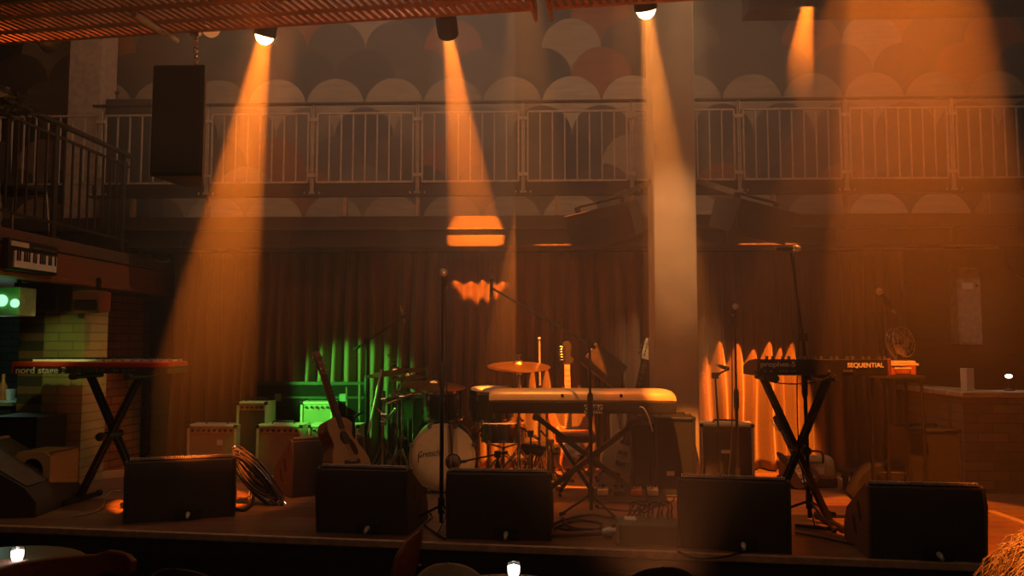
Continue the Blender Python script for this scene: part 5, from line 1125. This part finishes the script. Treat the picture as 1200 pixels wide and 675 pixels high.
# black soft case lying in the haze
c = fl(1048, 588); t = thing('soft_case', 'black soft case lying in the haze behind the right monitor', 'bag', (c.x, c.y + 0.1, S), R(-10))
O = outline([(-0.24, 0.0), (-0.25, 0.12), (-0.15, 0.25), (0.03, 0.28), (0.2, 0.21), (0.25, 0.1), (0.24, 0)], 5); mb = MB(); mb.prism(O, -0.12, 0.12, 'xz'); mb.build('body', BLKF, t, bevel=0.03)
mb = MB(); mb.tube(smooth_pts([(-0.1, -0.125, 0.2), (-0.06, -0.16, 0.22), (0.06, -0.16, 0.22), (0.1, -0.125, 0.2)], 5), 0.01); mb.build('handle', BLK, t)
# side table with fan, papers and a little case at the end of the synthesizer
ty = 5.75; a = at(1040, 440, ty); b = at(1078, 440, ty)
t = thing('side_table', 'small dark tall table at the right end of the synthesizer', 'table', ((a.x + b.x) / 2, ty + 0.12, S)); hh = a.z - S; ww = b.x - a.x + 0.06; tx0 = t.location.x
mb = MB(); mb.box((0, 0, hh - 0.012), (ww, 0.3, 0.024)); mb.build('tabletop', BLK, t, bevel=0.004)
for sx in (-1, 1):
    for sy in (-1, 1): mb = MB(); mb.tube([(sx * ww * .42, sy * 0.12, hh - 0.024), (sx * ww * .46, sy * 0.14, 0.0)], 0.011); mb.build('leg', BLKM, t)
t = thing('instrument_case', 'small reddish case with a handle on the tall side table', 'case', (tx0 + 0.0, ty + 0.10, S + hh)); mb = MB(); mb.box((0, 0, 0.035), (0.2, 0.16, 0.07)); mb.build('body', mat('case_red', (0.35, 0.1, 0.05), 0.5), t, bevel=0.006)
mb = MB(); mb.tube([(-0.05, -0.08, 0.05), (-0.05, -0.105, 0.05), (0.05, -0.105, 0.05), (0.05, -0.08, 0.05)], 0.006); mb.build('handle', PAPER, t)
t = thing('paper_stack', 'pale sheets of paper on top of the reddish case', 'papers', (tx0 + 0.0, ty + 0.10, S + hh + 0.0705), R(3)); mb = MB(); mb.box((0, 0, 0.008), (0.23, 0.17, 0.016)); mb.build('lower_sheets', PAPER, t); mb = MB(); mb.box((0.02, 0.0, 0.026), (0.16, 0.14, 0.014)); mb.box((0.02, 0.0, 0.0175), (0.14, 0.12, 0.004)); mb.build('upper_sheets', PAPER, t)
fz = S + hh + 0.1045
t = thing('desk_fan', 'small wire-guarded fan on the papers above the synthesizer end', 'fan', (tx0 + 0.03, ty + 0.10, fz), R(28))
mb = MB(); mb.lathe([(0.001, 0), (0.055, 0), (0.055, 0.01), (0.012, 0.018), (0.001, 0.018)], 20); mb.cyl((0, 0.02, 0.0), (0, 0.02, 0.12), 0.008); mb.build('base', DKSTEEL, t)
T = Matrix.Translation((0, 0, 0.13)) @ Matrix.Rotation(R(78), 4, 'X'); FW = mat('fan_wire', (0.5, 0.4, 0.3), 0.35, 0.7)
for z in (-0.03, 0.03):
    mb = MB(); mb.M = T
    for r_ in (0.11, 0.075, 0.04): mb.tube([(r_ * math.cos(u), r_ * math.sin(u), z * (1 if r_ > .1 else 1.3)) for u in [2 * math.pi * i / 30 for i in range(31)]], 0.0035 if r_ > .1 else 0.002, 6, False)
    for k in range(10): u = 2 * math.pi * k / 10; mb.tube([(0.11 * math.cos(u), 0.11 * math.sin(u), z), (0.02 * math.cos(u), 0.02 * math.sin(u), z * 1.3)], 0.002, 5)
    mb.build('wire_guard', FW, t)
for k in range(3):
    mb = MB(); mb.M = T @ Matrix.Rotation(R(120 * k), 4, 'Z') @ Matrix.Rotation(R(25), 4, 'X'); mb.prism(outline([(0.015, -0.012), (0.06, -0.035), (0.095, -0.01), (0.09, 0.03), (0.04, 0.025)], 4), -0.001, 0.001, 'xy'); mb.build('blade', mat('fan_blade', (0.4, 0.28, 0.18), 0.5), t)
mb = MB(); mb.M = T; mb.cyl((0, 0, -0.05), (0, 0, 0.012), 0.02); mb.build('motor', DKSTEEL, t)
# panel, small lamp and upright card on the right
a, b = at(1136, 311, 7.9), at(1168, 404, 7.9)
t = thing('wall_cabinet', 'grey metal wall cabinet with a white label on the right wall', 'cabinet', ((a.x + b.x) / 2, 8.18, b.z)); ww, hh = b.x - a.x, a.z - b.z
mb = MB(); mb.box((0, 0.04, hh / 2), (ww, 0.16, hh)); mb.build('body', mat('panel_grey', (0.42, 0.38, 0.34), 0.5), t, bevel=0.004)
mb = MB(); mb.box((0, -0.046, hh / 2), (ww - 0.03, 0.012, hh - 0.03)); d = mb.build('door', mat('panel_grey', (0, 0, 0)), t, bevel=0.003)
mb = MB(); mb.box((-0.02, -0.054, hh * 0.76), (0.11, 0.004, 0.065)); mb.build('label', WHITE, d, label='white rectangular label'); mb = MB(); mb.cyl((ww * .3, -0.05, hh * .76), (ww * .3, -0.06, hh * .76), 0.012); mb.build('lock', CHR, d)
a = at(1135, 455, r0.y + 0.05); t = thing('upright_card', 'pale upright card standing at the corner of the low brick wall', 'card', (a.x + 0.03, r0.y + 0.12, rtop)); hh = at(1135, 432, r0.y).z - rtop
mb = MB(); mb.box((0, 0, hh / 2), (0.06, 0.10, hh)); mb.build('card', PAPER, t, bevel=0.003)
p = at(1182, 439, 6.9); t = thing('small_lamp', 'tiny bright lamp above the low brick wall at far right', 'lamp', (p.x, 6.9, rtop - 0.0)); mb = MB(); mb.ball((0, 0, p.z - rtop), 0.020, 12, (1.4, 1, .8)); mb.build('bulb', emit('bulb_white', (1, .8, .6), 8), t); mb = MB(); mb.lathe([(0.001, -0.0), (0.04, -0.0), (0.04, 0.012), (0.008, 0.02), (0.008, p.z - rtop - 0.01), (0.001, p.z - rtop)], 14); mb.build('base', BLK, t)
t.location.z = rtop; t.location.y = r0.y + 0.12; t.location.x = at(1182, 439, r0.y + 0.12).x
p0 = fl(1197, 578); mb = MB(); mb.cyl((0, 0, 0), (0, 0, 1.5), 0.022); t = thing('upright_pole', 'dark upright pole at the right picture edge', 'pole', (p0.x, p0.y - 0.35, S)); mb.build('tube', BLKM, t); mb = MB(); mb.lathe([(0.001, 0), (0.10, 0), (0.10, 0.012), (0.025, 0.03), (0.025, 0.06), (0.001, 0.06)], 20); mb.build('foot', BLKM, t); mb = MB(); mb.cyl((0, 0, 0.78), (0, 0, 0.86), 0.035); mb.build('collar', BLK, t)
mb = MB(); p0, p1 = fl(1160, 602), fl(1205, 618); mb.bar(p0 + Vector((0, 0, .012)), p1 + Vector((0, 0, .012)), 0.06, 0.022); tag(mb.build('timber_batten', WOODT), 'pale timber batten on the floor right of the right monitor', 'batten')
# ------------------------------------------------------------------ audience: tables, glasses, chairs, one person
TT = wood('table_top', (0.15, 0.10, 0.06), (0.20, 0.135, 0.085), 0.3)
def round_table(c, r_, label, h=0.75):
    t = thing('cafe_table', label, 'table', (c.x, c.y, 0)); mb = MB(); mb.lathe([(0.001, h - 0.028), (r_ - 0.01, h - 0.028), (r_, h - 0.02), (r_, h - 0.006), (r_ - 0.006, h), (0.001, h)], 56); mb.build('tabletop', TT, t)
    mb = MB(); mb.cyl((0, 0, 0.03), (0, 0, h - 0.028), 0.03); mb.build('column', BLKM, t); mb = MB(); mb.lathe([(0.001, 0), (0.22, 0), (0.22, 0.012), (0.04, 0.035), (0.001, 0.035)], 32); mb.build('foot', BLKM, t); return t
GLS = glass('candle_glass', (0.95, 0.97, 1.0)); FLM = emit('candle_glow', (1.0, 0.86, 0.72), 28); WAX = emit('candle_wax_glow', (1.0, 0.84, 0.72), 3.5)
def candle(p, label, r_=0.030, h=0.062):
    t = thing('candle_glass', label, 'candle', p)
    mb = MB(); mb.lathe([(0.001, 0), (r_ * .82, 0), (r_, h * .45), (r_ * .97, h), (r_ * .90, h), (r_ * .92, h * .45), (r_ * .74, 0.008), (0.001, 0.008)], 28); mb.build('glass', GLS, t)
    mb = MB(); mb.lathe([(0.001, 0.010), (r_ * .66, 0.010), (r_ * .82, h * .45), (r_ * .84, h * .78), (0.001, h * .8)], 24); mb.build('wax', WAX, t)  # wax fills the glass and glows itself, standing in for flame light
    mb = MB(); mb.lathe([(0.001, h * .8), (0.005, h * .83), (0.006, h * .86), (0.001, h * .92)], 12); mb.build('flame', FLM, t)
    point('candle_light', Vector(p) + Vector((0, 0, 0.045)), 0.7, (1.0, 0.72, 0.45), 0.008)
round_table(fl(-24, 668, 0.75), 0.40, 'round brown cafe table at the lower left corner'); candle(fl(20, 659, 0.75), 'lit candle glass on the left cafe table')
tc_ = fl(590, 706, 0.75); round_table(tc_, 0.36, 'cafe table at the bottom centre under a lit candle'); candle(fl(602, 678, 0.75), 'lit candle glass at the bottom centre')
mb = MB(); p = fl(6, 661, 0.75); mb.prism([(-0.10, -0.07), (0.09, -0.05), (0.11, 0.05), (-0.08, 0.06)], 0.0, 0.004, 'xy'); o = mb.build('napkin', mat('napkin_pink', (0.6, 0.36, 0.3), 0.8)); o.location = p + Vector((-0.04, 0, 0.001)); tag(o, 'pinkish napkin beside the left candle glass', 'napkin')
def cafe_chair(loc, rz, label, m_, seat_h=0.45, top=0.86, rw=0.17, grp=None):
    t = thing('cafe_chair', label, 'chair', loc, rz, grp)
    mb = MB(); mb.prism(outline([(-0.19, -0.2), (0.19, -0.2), (0.2, 0.0), (0.17, 0.19), (-0.17, 0.19), (-0.2, 0.0)], 4), seat_h - 0.02, seat_h, 'xy'); mb.build('seat', m_, t, bevel=0.004)
    vs = []; fs = []; nx, nz = 14, 14
    for j in range(nz + 1):
        z = 1 - (1 - j / nz) ** 2.2; zz = seat_h + 0.13 + (top - seat_h - 0.13) * z
        hw = rw * (0.9 + 0.1 * math.sin(math.pi * z)) * (1 if z < .55 else math.sqrt(max(0.0, 1 - ((z - .55) / .45) ** 2)) * .98 + .02)
        for i in range(nx + 1): u = -1 + 2 * i / nx; vs.append((u * hw, -0.21 - 0.05 * z + 0.05 * u * u * (hw / rw), zz))
    for j in range(nz):
        for i in range(nx): a = j * (nx + 1) + i; fs.append((a, a + 1, a + nx + 2, a + nx + 1))
    mb = MB(); mb.add(vs, fs); mb.build('backrest', m_, t, solid=0.014)
    for s in (-1, 1):
        mb = MB(); mb.tube([(s * 0.17, -0.19, 0.0), (s * 0.15, -0.18, seat_h), (s * 0.11, -0.21, seat_h + 0.2)], 0.012); mb.build('leg', BLKM, t)
        mb = MB(); mb.tube([(s * 0.19, 0.18, 0.0), (s * 0.16, 0.15, seat_h - 0.02)], 0.012); mb.build('leg', BLKM, t)
    return t
PALEW = wood('pale_ply', (0.58, 0.45, 0.28), (0.68, 0.54, 0.36), 0.45)
def put_chair(px, pytop, D, rz, label, m_, top=0.86, rw=0.17):
    p = at(px, pytop, D); cafe_chair((p.x, D + 0.26, 0), R(rz), label, m_, top=p.z, rw=rw)
put_chair(525, 660, 2.9, 0, 'chair with a pale rounded back at the bottom centre-left', PALEW, rw=0.155)
put_chair(417, 634, 3.45, 80, 'red-brown chair seen edge-on at the bottom, left of the pale rounded one', WOODR, rw=0.16)
put_chair(770, 665, 3.0, 6, 'dim brown rounded chair back at the bottom right of centre', WOODD, rw=0.17)
put_chair(215, 667, 3.1, -8, 'dark rounded chair back at the bottom left of centre', WOODD, rw=0.17)
# tub chair with a curved rail
pr1, pr0 = at(163, 652, 3.12), at(66, 671, 2.86)
cx, cy = (pr0.x + pr1.x) / 2 - 0.08, (pr0.y + pr1.y) / 2 - 0.16; zr = (pr0.z + pr1.z) / 2
t = thing('tub_chair', 'red-brown chair with a long curved top rail beside the left cafe table', 'chair', (cx, cy, 0), 0)
mb = MB(); n0 = 18; a0 = math.atan2(pr1.y - cy, pr1.x - cx) - R(18); a1 = a0 + R(215); r_ = 0.27
vs = []; fs = []
for i in range(n0 + 1):
    a_ = a0 + (a1 - a0) * i / n0; k_ = min(1, min(i, n0 - i) / 3 + .55)
    for (dr, dz) in ((-0.012, -0.05 * k_), (0.012, -0.05 * k_), (0.014, 0.035 * k_), (-0.010, 0.035 * k_)): vs.append(((r_ + dr) * math.cos(a_), (r_ + dr) * math.sin(a_), zr - 0.03 + dz + (0.02 if i < 4 else 0)))
for i in range(n0):
    for j in range(4): fs.append((i * 4 + j, i * 4 + (j + 1) % 4, i * 4 + 4 + (j + 1) % 4, i * 4 + 4 + j))
fs += [(0, 1, 2, 3), tuple(range(n0 * 4, n0 * 4 + 4))]
mb.add(vs, fs); mb.build('top_rail', WOODR, t, bevel=0.006)
mb = MB(); mb.lathe([(0.001, 0.43), (0.22, 0.43), (0.23, 0.44), (0.23, 0.455), (0.22, 0.465), (0.001, 0.465)], 36); mb.build('seat', WOODR, t)
for i in range(7):
    a_ = a0 + (a1 - a0) * (i + .5) / 7; mb = MB(); mb.tube([(0.21 * math.cos(a_), 0.21 * math.sin(a_), 0.46), (r_ * math.cos(a_), r_ * math.sin(a_), zr - 0.06)], 0.009); mb.build('spindle', WOODR, t)
for k in range(4):
    a_ = R(45 + 90 * k); mb = MB(); mb.tube([(0.19 * math.cos(a_), 0.19 * math.sin(a_), 0.44), (0.24 * math.cos(a_), 0.24 * math.sin(a_), 0)], [0.016, 0.012]); mb.build('leg', WOODR, t)
# seated spectator whose backlit hair enters the lower right corner
hp = at(1256, 690, 1.75); sc = 1.0
SKIN = mat('skin', (0.55, 0.30, 0.20), 0.5, var=0.06); CLOTH = mat('dark_jumper', (0.05, 0.04, 0.045), 0.9, bump=0.2, scale=120)
t = thing('person', 'seated person in dark clothes, wispy fair hair lit amber at the lower right', 'person', (hp.x, hp.y - 0.02, 0))
def skin(name, V, E, Rr, m_, parent, root=0):
    me = bpy.data.meshes.new(name); me.from_pydata(V, E, []); me.materials.append(m_); o = bpy.data.objects.new(name, me); col.objects.link(o); o.parent = parent
    md = o.modifiers.new('skin', 'SKIN'); md.use_smooth_shade = True
    for i, v in enumerate(me.skin_vertices[0].data): v.radius = Rr[i] if isinstance(Rr[i], tuple) else (Rr[i], Rr[i]); v.use_root = i == root
    s = o.modifiers.new('sub', 'SUBSURF'); s.levels = 2; s.render_levels = 2; return o
hz_ = hp.z                                            # head centre height; the person faces the stage (+y)
V = [(0, 0, 0.50), (0, 0.0, 0.72), (0, 0.0, hz_ - 0.30), (0, 0.01, hz_ - 0.17), (0, 0.02, hz_ - 0.09), (0, 0.02, hz_ + 0.0), (0, 0.015, hz_ + 0.075)]
E = [(0, 1), (1, 2), (2, 3), (3, 4), (4, 5), (5, 6)]; Rr = [(0.17, 0.13), (0.15, 0.11), (0.16, 0.10), (0.06, 0.06), (0.062, 0.07), (0.078, 0.098), (0.06, 0.075)]
for s in (-1, 1):
    b0 = len(V); V += [(s * 0.18, 0.0, hz_ - 0.29), (s * 0.22, 0.05, hz_ - 0.55), (s * 0.16, 0.28, hz_ - 0.60), (s * 0.14, 0.36, hz_ - 0.60)]; E += [(2, b0), (b0, b0 + 1), (b0 + 1, b0 + 2), (b0 + 2, b0 + 3)]; Rr += [0.062, 0.045, 0.032, (0.022, 0.04)]
    for f in range(5):
        c0 = len(V); x = (f - 2) * 0.02; L_ = (0.05, 0.075, 0.085, 0.08, 0.06)[f if s > 0 else 4 - f]
        V += [(s * 0.14 + x, 0.40, hz_ - 0.605), (s * 0.14 + x * 1.1, 0.40 + L_ * .6, hz_ - 0.61), (s * 0.14 + x * 1.1, 0.40 + L_, hz_ - 0.63)]; E += [(b0 + 3, c0), (c0, c0 + 1), (c0 + 1, c0 + 2)]; Rr += [0.010, 0.009, 0.007]
    b0 = len(V); V += [(s * 0.10, 0.02, 0.50), (s * 0.12, 0.42, 0.50), (s * 0.12, 0.42, 0.09), (s * 0.12, 0.56, 0.04)]; E += [(0, b0), (b0, b0 + 1), (b0 + 1, b0 + 2), (b0 + 2, b0 + 3)]; Rr += [0.085, 0.062, 0.042, 0.036]
skin('body', V, E, Rr, SKIN, t)
V = [(0, 0, 0.49), (0, 0, 0.72), (0, 0, hz_ - 0.30), (0, 0.01, hz_ - 0.20)]; E = [(0, 1), (1, 2), (2, 3)]; Rr = [(0.19, 0.15), (0.175, 0.135), (0.18, 0.12), (0.075, 0.075)]
for s in (-1, 1):
    b0 = len(V); V += [(s * 0.18, 0.0, hz_ - 0.29), (s * 0.22, 0.05, hz_ - 0.55), (s * 0.165, 0.26, hz_ - 0.60)]; E += [(2, b0), (b0, b0 + 1), (b0 + 1, b0 + 2)]; Rr += [0.078, 0.062, 0.048]
skin('jumper', V, E, Rr, CLOTH, t)
mb = MB(); mb.ball((0, 0.125, hz_ - 0.01), 0.016, 10, (0.8, 1.1, 1.4)); mb.build('nose', SKIN, t)
for s in (-1, 1):
    mb = MB(); mb.ball((s * 0.032, 0.108, hz_ + 0.02), 0.013); mb.build('eye', WHITE, t); mb = MB(); mb.ball((s * 0.082, 0.02, hz_), 0.026, 12, (0.35, 0.7, 1.1)); mb.build('ear', SKIN, t)
mb = MB(); mb.ball((0, 0.112, hz_ - 0.05), 0.022, 12, (1.2, 0.4, 0.35)); mb.build('mouth', mat('lips', (0.45, 0.16, 0.12), 0.5), t)
HAIR = mat('fair_hair', (0.55, 0.34, 0.14), 0.4, var=0.2, spec=0.5)
cu = bpy.data.curves.new('hair', 'CURVE'); cu.dimensions = '3D'; cu.bevel_depth = 0.0011; cu.bevel_resolution = 0; cu.materials.append(HAIR); rg = random.Random(2)
for k in range(900):
    a_ = rg.uniform(0, 2 * math.pi); e_ = rg.uniform(-0.2, 1.5)
    d = Vector((math.cos(a_) * math.cos(e_), math.sin(a_) * math.cos(e_), math.sin(e_)))
    if d.y > 0.55 and d.z < 0.45: continue
    c0 = Vector((0, 0.01, hz_ + 0.035)); p = c0 + Vector((d.x * 0.085, d.y * 0.105, d.z * 0.095)); out = Vector((d.x, d.y, 0)); out = out.normalized() if out.length > 1e-3 else Vector((0, -1, 0))
    ln = rg.uniform(0.14, 0.30); fl_ = rg.uniform(0.0, 0.05); pts = [p]
    for j in range(1, 7):
        u = j / 6; q = p + d * 0.025 * min(1, u * 3) + out * (0.045 * math.sin(u * 1.7) + fl_ * u * u * 1.6) + Vector((rg.gauss(0, .007), rg.gauss(0, .007), -ln * u * (0.35 + 0.65 * u))); pts.append(q)
    sp = cu.splines.new('POLY'); sp.points.add(len(pts) - 1)
    for j, q in enumerate(pts): sp.points[j].co = (*q, 1); sp.points[j].radius = 1.1 - 0.8 * j / 6
o_ = bpy.data.objects.new('hair', cu); col.objects.link(o_)
hm = bpy.data.meshes.new_from_object(o_.evaluated_get(bpy.context.evaluated_depsgraph_get())); bpy.data.objects.remove(o_)
o = bpy.data.objects.new('hair', hm); col.objects.link(o); o.parent = t
p0 = Vector(t.location); cafe_chair((p0.x, p0.y, 0), 0, 'chair under the seated person at the lower right', WOODD, seat_h=0.40)
# ------------------------------------------------------------------ stage haze, thicker high up, outline cut so only chosen beams show
m = bpy.data.materials.new('haze'); m.use_nodes = True; nt = m.node_tree; nt.nodes.remove(nt.nodes['Principled BSDF'])
v = nt.nodes.new('ShaderNodeVolumeScatter'); v.inputs['Anisotropy'].default_value = 0.0
v.inputs['Color'].default_value = (0.97, 0.95, 0.92, 1); nt.links.new(v.outputs[0], nt.nodes['Material Output'].inputs['Volume'])
tc = nt.nodes.new('ShaderNodeTexCoord'); sp = nt.nodes.new('ShaderNodeSeparateXYZ'); mr = nt.nodes.new('ShaderNodeMapRange'); mr.interpolation_type = 'SMOOTHSTEP'
mr.inputs['From Min'].default_value = 1.0; mr.inputs['From Max'].default_value = 3.3; mr.inputs['To Min'].default_value = HAZE[0]; mr.inputs['To Max'].default_value = HAZE[1]
nt.links.new(tc.outputs['Object'], sp.inputs[0]); nt.links.new(sp.outputs['Z'], mr.inputs['Value']); nt.links.new(mr.outputs[0], v.inputs['Density'])
mb = MB(); mb.prism([(-2.7, 3.3), (3.5, 3.3), (3.5, 6.07), (1.25, 6.07), (1.25, 5.85), (-0.2, 5.85), (-0.2, 6.93), (-0.85, 6.93), (-0.85, 5.85), (-2.7, 5.85)], 0.52, 5.6, 'xy'); hz = mb.build('haze', m, smooth=False); tag(hz, 'thin stage haze, outline cut to show chosen lamp beams', 'haze', None, 'stuff')
scn.cycles.volume_step_rate = 0.5
